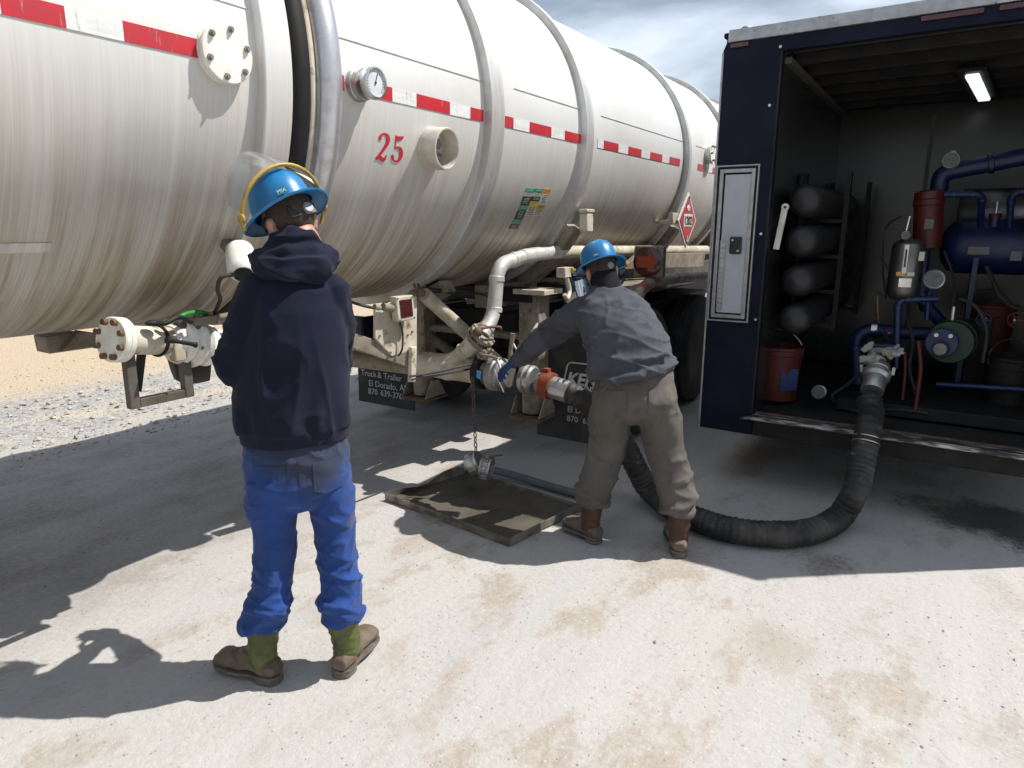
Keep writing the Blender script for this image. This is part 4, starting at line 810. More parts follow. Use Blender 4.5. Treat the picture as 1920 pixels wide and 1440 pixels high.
def flap(x0, x1, near):
    zt, zb = 0.90, 0.12
    m = MB(); n = 8
    vs_ = [(x, YF + 0.02 * math.sin(i / n * 2.5) + dy, zt + (zb - zt) * i / n) for dy in (0, 0.012) for i in range(n + 1) for x in (x0, x1)]
    k = 2 * (n + 1); fs = []
    for i in range(n): fs += [(2 * i, 2 * i + 1, 2 * i + 3, 2 * i + 2), (k + 2 * i, k + 2 * i + 2, k + 2 * i + 3, k + 2 * i + 1), (2 * i, 2 * i + 2, k + 2 * i + 2, k + 2 * i), (2 * i + 1, k + 2 * i + 1, k + 2 * i + 3, 2 * i + 3)]
    fs += [(0, k, k + 1, 1), (2 * n, 2 * n + 1, k + 2 * n + 1, k + 2 * n)]
    f = m.add(vs_, fs).build('mudflap', M_rubber, tr, 40); f['label'] = 'near mudflap with KEN lettering' if near else 'far mudflap with pale address lettering'
    X1, Zu = (1, 0, 0), (0, 0, 1)
    if near:
        a = at(1062, 714, Y=YF - 0.005); text_mesh('KEN', 0.125, X1, Zu, (a.x, YF - 0.006, a.z - 0.02), M_text_w, f, shear=0.25, bold=0.004)
        b_ = MB(); a2 = a + Vector((-0.03, 0, -0.05))
        b_.tube(fillet([Vector((a2.x, YF - 0.004, a2.z)), Vector((a2.x + 0.04, YF - 0.004, a2.z + 0.19)), Vector((a2.x + 0.40, YF - 0.004, a2.z + 0.19))], 0.04, 5), 0.006, 6).build('logo_border', M_text_w, f, 30)
        c_ = at(1112, 735, Y=YF); text_mesh('IONS', 0.055, X1, Zu, (c_.x - 0.12, YF - 0.006, c_.z), M_text_w, f, shear=0.25, bold=0.001)
        e = at(1063, 772, Y=YF); text_mesh('El', 0.062, X1, Zu, (e.x, YF + 0.004, e.z), M_text_w, f); text_mesh('Dorado,', 0.062, X1, Zu, (e.x + 0.065, YF + 0.004, e.z), M_text_w, f); text_mesh('AR', 0.062, X1, Zu, (e.x + 0.32, YF + 0.004, e.z), M_text_w, f)
        e = at(1062, 789, Y=YF); text_mesh('870', 0.062, X1, Zu, (e.x, YF + 0.004, e.z), M_text_w, f); text_mesh('639-3769', 0.062, X1, Zu, (e.x + 0.13, YF + 0.004, e.z), M_text_w, f)
    else:
        for s_, x, y in (('Truck', 677, 703), ('&', 708, 708), ('Trailer', 719, 710), ('El', 691, 723), ('Dorado,', 703, 725), ('AR', 749, 732), ('870', 690, 738), ('639-3769', 713, 742)):
            e = at(x, y, Y=YF); text_mesh(s_, 0.078, X1, Zu, (e.x, YF - 0.004 + max(0, (0.6 - e.z) * 0.02), e.z), M_text_w, f)
flap(-2.52, -1.90, True); 
e0 = at(668, 690, Y=YF).x; flap(e0, e0 + 0.66, False)
# fender over the forward drive axle with worn red and white edge
fb = MB(); n = 14
fy = [at(1192, 568, X=-2.0), at(1200, 548, X=-2.0), at(1215, 533, X=-2.0), at(1240, 525, X=-2.0), at(1275, 521, X=-2.0), at(1345, 517, X=-2.0)]
path = catmull(fy, 0.05); vs_ = [q + Vector((dx, 0, -0.03)) for dx in (0, -0.62) for q in path]; k = len(path)
fd = fb.add(vs_, [(i, i + 1, k + i + 1, k + i) for i in range(k - 1)]).build('fender', M_creamdirt, tr, 60)
MB().tube(path, 0.045, 16).build('fender_edge', M_redwhite, fd, 40)
MB().box((-2.62, 5.9, 1.13), (-2.16, 7.3, 1.16)).build('deck_plate', M_ring, tr, 0, 0.004)
MB().box((-2.75, 5.6, 0.95), (-2.2, 7.2, 1.02)).build('deck_beam', M_black, tr, 0, 0.004)
c = at(1215, 491, X=-2.02)
al = MB().box((c.x - 0.125, c.y, c.z - 0.125), (c.x + 0.125, c.y + 0.07, c.z + 0.125)).build('arrow_lamp', M_creamdirt, tr, 0, 0.02, 3)
MB().lathe([(0.118, 0.0), (0.118, 0.012), (0.108, 0.018), (0.0001, 0.022)], (c.x, c.y, c.z), (0, -1, 0), 40).build('lamp_lens', M_lens, al, 30)
ar = [(-0.085, -0.045), (0.01, -0.045), (0.01, -0.085), (0.092, 0.0), (0.01, 0.085), (0.01, 0.045), (-0.085, 0.045)]
MB().prism([(c.x + x, c.y - 0.022, c.z + z) for x, z in ar], (0, -0.002, 0)).build('arrow', M_arrow, al, 0)
MB().bar((c.x, c.y + 0.035, c.z - 0.12), (c.x, c.y + 0.035, c.z - 0.20), 0.04, 0.04, (1, 0, 0)).build('lamp_stalk', M_creamdirt, al, 0)

# ------------------------------------------------------------------ enclosed equipment trailer, open at the rear
YB, XL, XRt, ZB, ZT = 4.32, -1.31, 0.907, 0.354, 2.77
OX, OT, SZ, YBK, XI = -0.967, 2.637, 0.499, 6.70, 0.86
et = thing('equipment_trailer', 'dark navy enclosed box trailer with open rear full of blue pipework', 'trailer', (-0.2, 5.5, 0))
MB().prism([(XL, YB, ZB), (OX, YB, ZB), (OX, YB, OT), (XI, YB, OT), (XI, YB, ZB), (XRt, YB, ZB), (XRt, YB, ZT - 0.07), (XRt - 0.03, YB, ZT - 0.03), (XL + 0.05, YB, ZT - 0.03), (XL + 0.02, YB, ZT - 0.045), (XL, YB, ZT - 0.09)], (0, 0.06, 0)).build('rear_frame', M_navy, et, 0, 0.008, 3)
MB().box((OX + 0.002, YB + 0.004, ZB), (XI - 0.002, YB + 0.06, SZ - 0.03)).build('sill_beam', M_black, et, 0, 0.006)
MB().box((XL, YB + 0.062, ZB), (XL + 0.03, 8.2, ZT - 0.02)).build('side_wall', M_navy, et, 0, 0.004)
MB().box((XRt - 0.03, YB + 0.062, ZB), (XRt, 8.2, ZT - 0.02)).build('side_wall', M_navy, et, 0, 0.004)
MB().box((XL + 0.032, 8.16, ZB), (XRt - 0.032, 8.2, ZT - 0.03)).build('front_wall', M_navy, et, 0)
MB().box((XL - 0.008, YB + 0.02, ZT - 0.018), (XRt + 0.008, 8.22, ZT + 0.012)).build('roof', M_navy, et, 0, 0.01, 3)
MB().box((XL + 0.032, YB + 0.062, ZB + 0.01), (XRt - 0.032, 8.15, SZ - 0.035)).build('floor', M_floor, et, 0)
MB().box((OX - 0.03, YB + 0.062, SZ - 0.03), (OX, YBK, 2.68)).build('inner_wall', M_wallin, et, 0)
MB().box((OX - 0.028, YBK + 0.002, SZ - 0.03), (XI, YBK + 0.03, 2.68)).build('bulkhead', M_wallin, et, 0)
MB().box((XI + 0.002, YB + 0.062, SZ - 0.03), (XI + 0.012, YBK, 2.68)).build('inner_wall', M_wallin, et, 0)
MB().box((OX - 0.028, YB + 0.062, 2.684), (XI, YBK, 2.70)).build('ceiling', M_ceil, et, 0)
for i in range(6):
    y_ = 4.62 + 0.37 * i; MB().box((OX + 0.002, y_, 2.615), (XI - 0.002, y_ + 0.075, 2.682)).build('roof_bow', M_black, et, 0, 0.006)
MB().box((OX + 0.001, YB + 0.07, 2.58), (OX + 0.035, YBK - 0.002, 2.614)).build('wall_trim', M_ceil, et, 0)
MB().box((-0.30, YBK - 0.006, 0.60), (-0.27, YBK, 2.55)).build('panel_joint', M_ceil, et, 0)
rl = MB().box((XL + 0.03, YB - 0.014, ZT - 0.052), (XRt, YB + 0.015, ZT + 0.016)).build('roof_rail', M_rail, et, 0, 0.006)
for a, b in ((XL + 0.045, XL + 0.15), (-0.30, -0.03), (0.03, 0.16)):
    MB().box((a, YB - 0.016, ZT - 0.085), (b, YB - 0.002, ZT - 0.060)).build('marker_light', M_lens, et, 0, 0.005)
MB().ell((XL + 0.12, YB + 0.03, ZT + 0.022), 0.03, 0.03, 0.012).build('roof_clip', M_darkcast, et)
for x, z in ((OX - 0.016, 2.66), (OX - 0.05, 2.35), (OX - 0.04, 1.62), (OX - 0.03, 1.10), (-0.22, 2.70), (0.2, 2.70)): MB().cyl((x, YB, z), (x, YB - 0.005, z), 0.008, n=10).build('rivet', M_steel, et)
MB().box((OX - 0.012, YB - 0.004, SZ), (OX - 0.0005, YB + 0.07, OT)).build('jamb_trim', M_black, et, 0)
MB().box((XL - 0.004, YB - 0.004, ZB), (XL + 0.008, YB + 0.05, ZT - 0.10)).build('edge_trim', M_alu, et, 0, 0.003)
sl = MB().box((OX, YB - 0.07, SZ - 0.028), (XI + 0.02, YB + 0.10, SZ - 0.006)).build('door_sill', M_sill, et, 0, 0.004)
for k_ in range(3): MB().box((OX + 0.004, YB - 0.062 + k_ * 0.026, SZ - 0.0055), (XI + 0.018, YB - 0.050 + k_ * 0.026, SZ - 0.001)).build('sill_rib', M_sill, sl, 0, 0.002)
MB().box((OX + 0.01, YB + 0.03, SZ - 0.0055), (XI, YB + 0.045, SZ + 0.003)).build('sill_strip', M_rust, sl, 0, 0.002)
MB().bar((OX - 0.06, YB - 0.03, SZ - 0.03), (OX + 0.02, YB - 0.05, SZ - 0.012), 0.05, 0.016).build('sill_end', M_sill, sl, 0, 0.003)
# small compartment door with black latch
dx0, dx1, dz0, dz1 = -1.297, -1.040, 1.076, 2.026
dr = MB().box((dx0 + 0.055, YB - 0.012, dz0 + 0.055), (dx1 - 0.045, YB + 0.001, dz1 - 0.055)).build('compartment_door', M_doorpanel, et, 0, 0.003)
def dframe(i, w_, yo, m_, nm):
    for a, b in (((dx0 + i, dz0 + i), (dx0 + i + w_, dz1 - i)), ((dx1 - i - w_, dz0 + i), (dx1 - i, dz1 - i))):
        MB().box((a[0], YB - yo, a[1]), (b[0], YB + 0.001, b[1])).build(nm, m_, dr, 0, 0.002)
    for za in (dz0 + i, dz1 - i - w_): MB().box((dx0 + i + w_ + 0.0005, YB - yo - 0.0006, za), (dx1 - i - w_ - 0.0005, YB + 0.001, za + w_)).build(nm, m_, dr, 0, 0.002)
dframe(0.0, 0.009, 0.020, M_alu, 'outer_trim'); dframe(0.010, 0.012, 0.010, M_black, 'seal'); dframe(0.023, 0.022, 0.018, M_alu, 'door_frame')
zl = 1.65 + (at(1380, 460, Y=YB).z - 1.65); xl = at(1381, 460, Y=YB).x
la = MB().box((xl - 0.037, YB - 0.030, zl - 0.052), (xl + 0.037, YB - 0.011, zl + 0.052)).build('latch', M_blackplastic, dr, 0, 0.010, 3)
for s_ in (-1, 1): MB().cyl((xl + 0.018 * s_, YB - 0.030, zl - 0.032 * s_), (xl + 0.018 * s_, YB - 0.034, zl - 0.032 * s_), 0.007, n=12).build('latch_bolt', M_steel, la)
MB().box((xl - 0.012, YB - 0.036, zl - 0.03), (xl + 0.012, YB - 0.029, zl + 0.03)).build('latch_paddle', M_blackplastic, la, 0, 0.003)
xs = xl - 0.075
st = MB().box((xs - 0.022, YB - 0.017, dz0 + 0.07), (xs + 0.016, YB - 0.011, zl + 0.03)).build('perforated_strip', M_alu, dr, 0, 0.001)
for k_ in range(13):
    z_ = dz0 + 0.10 + k_ * 0.031
    if z_ < zl: MB().lathe([(0.009, 0), (0.011, 0.003), (0.006, 0.003), (0.005, -0.001)], (xs - 0.003, YB - 0.0172, z_), (0, -1, 0), 14, closed=True).build('strip_hole', M_ring, st)
# ceiling lamp, lit
l0, l1 = at(1822, 140, z=2.575), at(1846, 188, z=2.575)
ld = (l1 - l0).normalized(); ll = (l1 - l0).length
lm = MB().bar(l0 - ld * 0.05 + Vector((0, 0, 0.026)), l1 + ld * 0.05 + Vector((0, 0, 0.026)), 0.17, 0.026).build('ceiling_lamp', M_black, et, 0, 0.01)
for k_ in range(4): MB().bar(l0 + ld * (ll * k_ / 4 + 0.028), l0 + ld * (ll * (k_ + 1) / 4 - 0.028), 0.075, 0.022).build('lamp_lens', M_lamp, lm, 0, 0.008)
for X_ in (XL + 0.06, XRt - 0.30):                                        # running wheels under the body
    for Y_ in (6.6, 7.4):
        w_ = MB().lathe([(0.19, 0.02), (0.17, 0.05), (0.17, 0.12), (0.05, 0.13), (0.0001, 0.14)], (X_, Y_, 0.33), (1, 0, 0), 24).build('wheel', M_ring, et, 30)
        MB().lathe([(0.19, 0), (0.29, -0.01), (0.325, 0.02), (0.33, 0.06), (0.33, 0.18), (0.325, 0.22), (0.29, 0.25), (0.19, 0.24)], (X_, Y_, 0.33), (1, 0, 0), 40).build('tyre', M_tyre, w_, 30)

# ---- rolls of absorbent in a rack on the left inner wall
M_roll = mat('grey_bottle', (0.013, 0.0135, 0.0145), 0.5, 0, col2=(0.008, 0.008, 0.009), nscale=8)
rk = thing('storage_rack', 'black steel rack holding grey bottles along the inner left wall of the box trailer', 'rack', (OX + 0.15, 5.6, SZ))
for y_ in (5.15, 6.35):
    for x_ in (OX + 0.012, OX + 0.29): MB().box((x_, y_, SZ + 0.45), (x_ + 0.03, y_ + 0.07, 2.02)).build('rack_post', M_black, rk, 0)
    for z_ in (0.97, 1.21, 1.45, 1.69): MB().box((OX + 0.038, y_ + 0.001, z_), (OX + 0.289, y_ + 0.034, z_ + 0.025)).build('rack_rail', M_black, rk, 0)
for i, z_ in enumerate((0.97, 1.21, 1.45, 1.69)):
    o = MB().lathe([(0.0001, 0), (0.06, 0.01), (0.095, 0.05), (0.10, 0.10), (0.10, 1.78), (0.085, 1.86), (0.03, 1.92), (0.03, 1.98), (0.0001, 1.99)], (OX + 0.165, 4.43, z_ + 0.126), (0, 1, 0), 28).build('gas_bottle', M_roll, None, 40)
    tag(o, ['grey bottle on the lowest tier of the trailer rack', 'grey bottle on the second tier from the bottom of the trailer rack', 'grey bottle on the third tier from the bottom of the trailer rack', 'grey bottle on the top tier of the trailer rack'][i], 'bottle', 'grey bottles in the trailer rack')
c = at(1465, 430, Y=4.42)
o = MB().bar(c + Vector((0.01, 0, 0.12)), c + Vector((-0.02, 0, -0.12)), 0.035, 0.012, (0, 1, 0)).lathe([(0.022, 0), (0.022, 0.014), (0.008, 0.014), (0.008, 0)], c + Vector((0.012, -0.008, 0.13)), (0, 1, 0), 16, closed=True).build('hose_spanner', M_steel, None, 0)
tag(o, 'pale flat steel spanner hanging on the front of the trailer rack', 'spanner')

# ---- buckets
def bucket(p, h_, r0, r1, m_, label, lid=False):
    b = thing('bucket', label, 'bucket', tuple(p))
    p = Vector(p)
    MB().lathe([(0.0001, 0.002), (r0, 0.0), (r1, h_), (r1 + 0.006, h_), (r1 + 0.006, h_ - 0.03), (r1 + 0.003, h_ - 0.032), (r1 + 0.006, h_ - 0.06), (r1 + 0.002, h_ - 0.065)] if False else
               [(0.0001, 0.0), (r0, 0.0), (r0 + (r1 - r0) * 0.8, h_ * 0.8), (r1 + 0.006, h_ * 0.81), (r1 + 0.006, h_ * 0.84), (r1, h_ * 0.85), (r1 + 0.001, h_ * 0.93), (r1 + 0.008, h_ * 0.95), (r1 + 0.008, h_), (r1, h_), (r0 - 0.004, 0.01), (0.0001, 0.01)], p, (0, 0, 1), 40).build('pail', m_, b, 30)
    MB().torus(p + Vector((0, 0, h_ * 0.86)), (0.5, -0.8, 0.35), r1 + 0.012, 0.003, 40, 6, 0, math.pi).build('bail_handle', M_steel, b)
    return b
bk = bucket(at(1455, 745, z=SZ), 0.37, 0.125, 0.148, M_bucket, 'orange plastic bucket just inside the trailer opening by the left post')
q = bk.location + Vector((0.09, -0.118, 0.16))
MB().prism([q + Vector((-0.05, -0.006, -0.08)), q + Vector((0.045, 0.06, -0.08)), q + Vector((0.045, 0.06, 0.07)), q + Vector((-0.05, -0.006, 0.07))], (0.006, -0.010, 0)).build('blue_label', mat('blue_label', (0.012, 0.02, 0.10), 0.5, col2=(0.03, 0.05, 0.16), nscale=40), bk, 0)
bucket(Vector((0.26, 5.85, SZ + 0.26)), 0.37, 0.125, 0.148, M_bucket, 'orange bucket behind the green pump at the right')
bucket(at(1885, 770, z=SZ) , 0.36, 0.125, 0.148, M_black, 'black bucket on the trailer floor at the right')
MB().box((0.08, 5.62, SZ - 0.02), (0.46, 6.05, SZ + 0.255)).build('stand', M_black, et, 0, 0.006)

# ---- pump skid with blue pipework
ps = thing('pump_skid', 'blue painted pump and vacuum skid with pipes, gauges and a red filter inside the trailer', 'pump skid', (-0.1, 5.4, SZ))
def pipe(pts, r, m_=M_blue, nm='blue_pipe', fr=0.08, n=18):
    o = MB().tube(fillet(pts, fr, 6), r, n).build(nm, m_, ps, 40)
    for i in range(len(pts) - 1):                                       # screwed collars near every bend
        a, b_ = Vector(pts[i]), Vector(pts[i + 1]); L_ = (b_ - a).length; d_ = (b_ - a).normalized()
        for t_ in ((fr * 1.05,) if i > 0 else ()) + ((L_ - fr * 1.05,) if i < len(pts) - 2 else ()):
            if 0.03 < t_ < L_ - 0.03: MB().lathe([(r, -0.018), (r * 1.22, -0.014), (r * 1.22, 0.014), (r, 0.018)], a + d_ * t_, d_, 18).build('pipe_collar', m_, o, 30)
    return o
MB().box((-0.55, 4.80, SZ - 0.02), (0.80, 6.30, SZ + 0.06)).build('skid_base', M_black, ps, 0, 0.008)
YS = 5.25
pipe([at(1608, 720, Y=YS), at(1606, 617, Y=YS), at(1765, 628, Y=YS + 0.1)], 0.045, fr=0.12)
MB().lathe([(0.047, -0.02), (0.05, -0.018), (0.05, 0.018), (0.047, 0.02)], at(1640, 616, Y=YS + 0.02), (1, 0, 0), 20).build('pipe_clip', M_steel, ps)
pipe([at(1680, 690, Y=5.0), at(1684, 562, Y=5.0), at(1760, 560, Y=5.05)], 0.020, fr=0.05)
pipe([at(1632, 648, Y=5.0), at(1680, 650, Y=5.0)], 0.020)
pipe([at(1732, 470, Y=5.3), at(1726, 560, Y=5.3), at(1765, 605, Y=5.35)], 0.038, fr=0.06)
pipe([at(1758, 372, Y=5.55), at(1765, 325, Y=5.55), at(1800, 318, Y=5.55), at(1990, 280, Y=5.55)], 0.055, fr=0.16)
pipe([at(1745, 370, Y=5.3), at(1770, 364, Y=5.3), at(1842, 364, Y=5.3), at(1838, 425, Y=5.5)], 0.020, fr=0.05)
pipe([at(1892, 425, Y=5.5), at(1897, 362, Y=5.4), at(1985, 350, Y=5.4)], 0.020, fr=0.05)
pipe([at(1740, 560, Y=5.1), at(1738, 600, Y=5.1)], 0.014)
pipe([at(1755, 720, Y=5.1), at(1990, 735, Y=5.1)], 0.018)
tk = at(1780, 462, Y=5.75)
bt = MB().lathe([(0.0001, -0.06), (0.10, -0.045), (0.165, 0.0), (0.185, 0.06), (0.185, 0.95), (0.165, 1.0), (0.0001, 1.04)], (tk.x, tk.y, tk.z), (1, 0, 0), 40).build('blue_receiver_tank', M_blue, ps, 40)
for x_ in (0.15, 0.55): MB().box((tk.x + x_, tk.y - 0.17, SZ + 0.06), (tk.x + x_ + 0.03, tk.y + 0.17, tk.z - 0.06)).build('tank_leg', M_blue, ps, 0)
MB().lathe([(0.17, -0.0), (0.19, 0.03), (0.19, 0.9), (0.17, 0.93)], (tk.x + 0.02, tk.y + 0.45, tk.z + 0.22), (1, 0, 0), 36).build('rear_receiver_tank', M_silver, ps, 40)
q = at(1863, 425, Y=5.55); MB().cyl(q, q + Vector((0, 0, 0.06)), 0.03, n=14).build('plug', M_blue, ps); MB().cyl(q + Vector((0, 0, 0.06)), q + Vector((0, 0, 0.085)), 0.035, n=14).build('red_cap', M_redcan, ps); MB().cyl(q + Vector((0, 0, 0.085)), q + Vector((0, 0, 0.16)), 0.010, n=10).build('stem', M_steel, ps)
rc0, rc1 = at(1738, 465, Y=5.3), at(1742, 376, Y=5.3)
rf = MB().lathe([(0.05, -0.01), (0.078, 0.0), (0.085, 0.03), (0.085, 0.27), (0.092, 0.275), (0.092, 0.31), (0.085, 0.315), (0.085, 0.36), (0.05, 0.37)], rc0, (rc1 - rc0), 32).build('red_filter', M_redcan, ps, 40)
sv = at(1690, 558, Y=5.05); 
vs1 = MB().lathe([(0.0001, -0.02), (0.06, -0.01), (0.088, 0.02), (0.095, 0.05), (0.095, 0.31), (0.088, 0.345), (0.05, 0.37), (0.0001, 0.38)], sv, (0.02, 0, 1), 36).build('silver_vessel', M_silver, ps, 40)
MB().box((sv.x - 0.012, sv.y - 0.112, sv.z + 0.16), (sv.x + 0.014, sv.y - 0.096, sv.z + 0.34)).build('sight_glass', M_white, vs1, 0, 0.004)
MB().box((sv.x - 0.004, sv.y - 0.116, sv.z + 0.20), (sv.x + 0.006, sv.y - 0.111, sv.z + 0.31)).build('sight_slot', M_dark, vs1, 0)
for x_, z_, w_, h_, m_ in ((0.05, 0.24, 0.05, 0.055, M_paper_d), (-0.04, 0.145, 0.05, 0.025, M_orange_d), (0.02, 0.145, 0.04, 0.025, M_paper_d), (-0.02, 0.075, 0.07, 0.055, M_steel)):
    yy = sv.y - math.sqrt(max(0, 0.097 ** 2 - (x_ + w_ / 2) ** 2)) - 0.006
    MB().box((sv.x + x_, yy - 0.002, sv.z + z_), (sv.x + x_ + w_, yy + 0.006, sv.z + z_ + h_)).build('vessel_label', m_, vs1, 0)
for z_ in (0.0, 0.20): MB().bar(sv + Vector((-0.09, 0, z_ - 0.02)), sv + Vector((-0.15, 0, z_ + 0.03)), 0.02, 0.02).build('vessel_bracket', M_black, vs1, 0)
def gauge(c, r, d, nm='pressure_gauge'):
    g = MB().lathe([(0.0001, -0.03), (r * 0.9, -0.028), (r, -0.02), (r * 1.05, 0.004), (r * 0.95, 0.008), (r * 0.9, 0.002)], c, d, 30).build(nm, M_steel, ps, 30)
    MB().lathe([(r * 0.88, 0.0), (r * 0.88, 0.0045), (0.0001, 0.0045)], c, d, 30).build('gauge_face', M_gaugein, g, 30)
    _, u, w = frame(d); MB().bar(Vector(c) + Vector(d).normalized() * 0.006, Vector(c) + Vector(d).normalized() * 0.006 + (u * 0.5 + w * 0.5).normalized() * r * 0.7, 0.004, 0.002).build('gauge_needle', M_dark, g, 0)
    return g
gauge(at(1751, 524, Y=4.98), 0.058, (-0.1, -1, 0.1)); gauge(at(1783, 300, Y=5.5), 0.055, (0, -1, 0)); gauge(at(1698, 441, Y=5.0), 0.028, (0, -1, 0)); gauge(at(1535, 735, Y=4.65), 0.045, (-0.15, -1, 0.2))
MB().cyl(at(1698, 441, Y=5.02), sv + Vector((0, 0, 0.37)), 0.012, n=10).cyl(at(1698, 436, Y=5.02), at(1706, 405, Y=5.02), 0.010, n=10).build('gauge_stem', M_steel, ps, 30)
MB().cyl(at(1751, 530, Y=5.0), at(1752, 562, Y=5.05), 0.012, n=10).build('gauge_stem', M_blue, ps, 30)
MB().cyl(at(1783, 306, Y=5.52), at(1784, 322, Y=5.55), 0.010, n=10).build('gauge_stem', M_steel, ps, 30)
MB().cyl(at(1535, 735, Y=4.68), at(1535, 738, Y=5.0), 0.03, n=14).build('drain_pipe', M_darkcast, ps, 30)
# green pump with blue flange
gc = at(1783, 640, Y=5.05)
gp = MB().lathe([(0.0001, -0.06), (0.128, -0.055), (0.136, -0.03), (0.136, 0.0), (0.120, 0.012), (0.115, 0.03), (0.136, 0.04), (0.132, 0.12), (0.10, 0.25), (0.10, 0.5)], gc, (0.12, 1, 0), 40).build('green_pump', M_greenpump, ps, 30)
bfc = at(1766, 643, Y=4.95); dfl = Vector((-0.12, -1, 0.05))
bl = MB().lathe([(0.05, -0.08), (0.085, -0.02), (0.09, -0.015), (0.09, 0.012), (0.086, 0.016), (0.0001, 0.018)], bfc, dfl, 36).build('blue_flange', M_blue, ps, 30)
for x_ in (-0.035, 0.04): MB().cyl(bfc + Vector((x_, -0.01, 0.05)), bfc + Vector((x_, -0.035, 0.05)), 0.012, n=12).build('bolt', M_white, bl)
MB().lathe([(0.048, 0.0), (0.048, 0.035), (0.042, 0.042), (0.036, 0.036), (0.0001, 0.036)], bfc + Vector((0.0, -0.01, -0.035)), dfl, 28).build('hub', M_silver, bl, 30)
for i in range(8):
    a = 2 * math.pi * i / 8; MB().cyl(gc + Vector((0.124 * math.cos(a), -0.03, 0.124 * math.sin(a))), gc + Vector((0.124 * math.cos(a), 0.06, 0.124 * math.sin(a))), 0.010, n=6).build('bolt', M_darkcast, gp)
MB().tube(catmull([at(1722, 640, Y=4.95), at(1726, 690, Y=4.9), at(1720, 740, Y=4.85), at(1716, 770, Y=4.8)], 0.03), 0.014, 10).build('red_hose', M_redcan, ps, 40)
MB().tube(catmull([at(1697, 660, Y=5.0), at(1697, 700, Y=4.95), at(1692, 750, Y=4.9)], 0.03), 0.011, 10).build('red_hose', M_redcan, ps, 40)
MB().tube(catmull([at(1646, 550, Y=5.05), at(1645, 580, Y=5.05), at(1648, 605, Y=5.08)], 0.03), 0.010, 10).build('valve_chain', M_chain, ps, 40)
MB().cyl(at(1788, 575, Y=5.0), at(1785, 600, Y=5.0), 0.010, n=8).build('grease_stem', M_steel, ps)
MB().box(tuple(at(1800, 720, Y=5.6)), tuple(at(1860, 590, Y=5.9))).build('control_cabinet', M_black, ps, 0, 0.006)
# handwheels, small bore hoses and cable runs
def handwheel(c, r, d, m_=M_redcan):
    w_ = MB().torus(c, d, r, r * 0.14, 24, 8).build('handwheel', m_, ps, 40); _, u, v_ = frame(d)
    for k_ in range(3):
        a = 2 * math.pi * k_ / 3; MB().bar(Vector(c), Vector(c) + (u * math.cos(a) + v_ * math.sin(a)) * r, r * 0.16, r * 0.12, d).build('spoke', m_, w_, 0)
    MB().cyl(Vector(c), Vector(c) - Vector(d).normalized() * -0.06, r * 0.18, n=10).build('spindle', M_darkcast, w_, 30)
handwheel(at(1668, 625, Y=5.12), 0.035, (0, -1, 0.2)); handwheel(at(1845, 600, Y=5.2), 0.04, (0.1, -1, 0.3), M_blue); handwheel(at(1905, 600, Y=5.3), 0.045, (-0.2, -1, 0.1))
for pts, r_ in (([(1700, 600, 5.1), (1712, 640, 5.05), (1705, 690, 5.0), (1718, 740, 4.95)], 0.010), ([(1800, 560, 5.15), (1830, 575, 5.1), (1850, 620, 5.1), (1842, 680, 5.1)], 0.012), ([(1850, 500, 5.5), (1880, 560, 5.4), (1925, 580, 5.4), (1960, 540, 5.45)], 0.014),
                ([(1620, 690, 5.1), (1590, 720, 5.0), (1560, 745, 4.9), (1600, 770, 4.8), (1680, 768, 4.8), (1740, 775, 4.8)], 0.011), ([(1690, 405, 5.1), (1660, 430, 5.2), (1655, 500, 5.2), (1662, 560, 5.1)], 0.006), ([(1770, 470, 5.4), (1790, 530, 5.35), (1782, 590, 5.2)], 0.008)):
    MB().tube(catmull([at(x, y, Y=yy) for x, y, yy in pts], 0.03), r_, 8).build('small_hose', M_rubber, ps, 40)
for x, y, yy, w_, h_ in ((1835, 470, 5.56, 0.12, 0.05), (1905, 480, 5.56, 0.06, 0.06), (1742, 420, 5.208, 0.05, 0.06)):
    c = at(x, y, Y=yy); MB().box((c.x - w_ / 2, c.y - 0.004, c.z - h_ / 2), (c.x + w_ / 2, c.y + 0.004, c.z + h_ / 2)).build('name_plate', M_gaugein, ps, 0)
# outlet elbow of the skid that the hose couples to
e0, e1, e2 = at(1655, 668, Y=4.95), at(1647, 690, Y=4.72), at(1638, 722, Y=4.60)
MB().tube(catmull([e0 + Vector((0, 0.1, 0)), e0, e1], 0.02), 0.060, 22).build('outlet_elbow', M_silver, ps, 40)

# ---- rag on the coupling
rg = MB(); rr = random.Random(5); c = at(1645, 672, Y=4.72)
for i in range(13):
    a = rr.uniform(-1.2, 1.2); p = c + Vector((rr.uniform(-0.08, 0.10), rr.uniform(-0.06, 0.05), rr.uniform(-0.035, 0.055)))
    rg.cap(p, p + Vector((math.cos(a) * 0.07, rr.uniform(-0.05, 0.03), math.sin(a) * 0.05)), 0.022, 0.014)
me = organic(rg, 0.006, 3); displace(me, lambda p, n_: 0.010 * (ridge(p * 24) - 0.3)); o = link('rag', me, M_rag, None, 180)
tag(o, 'crumpled dirty white rag lying on the hose coupling inside the trailer', 'rag')

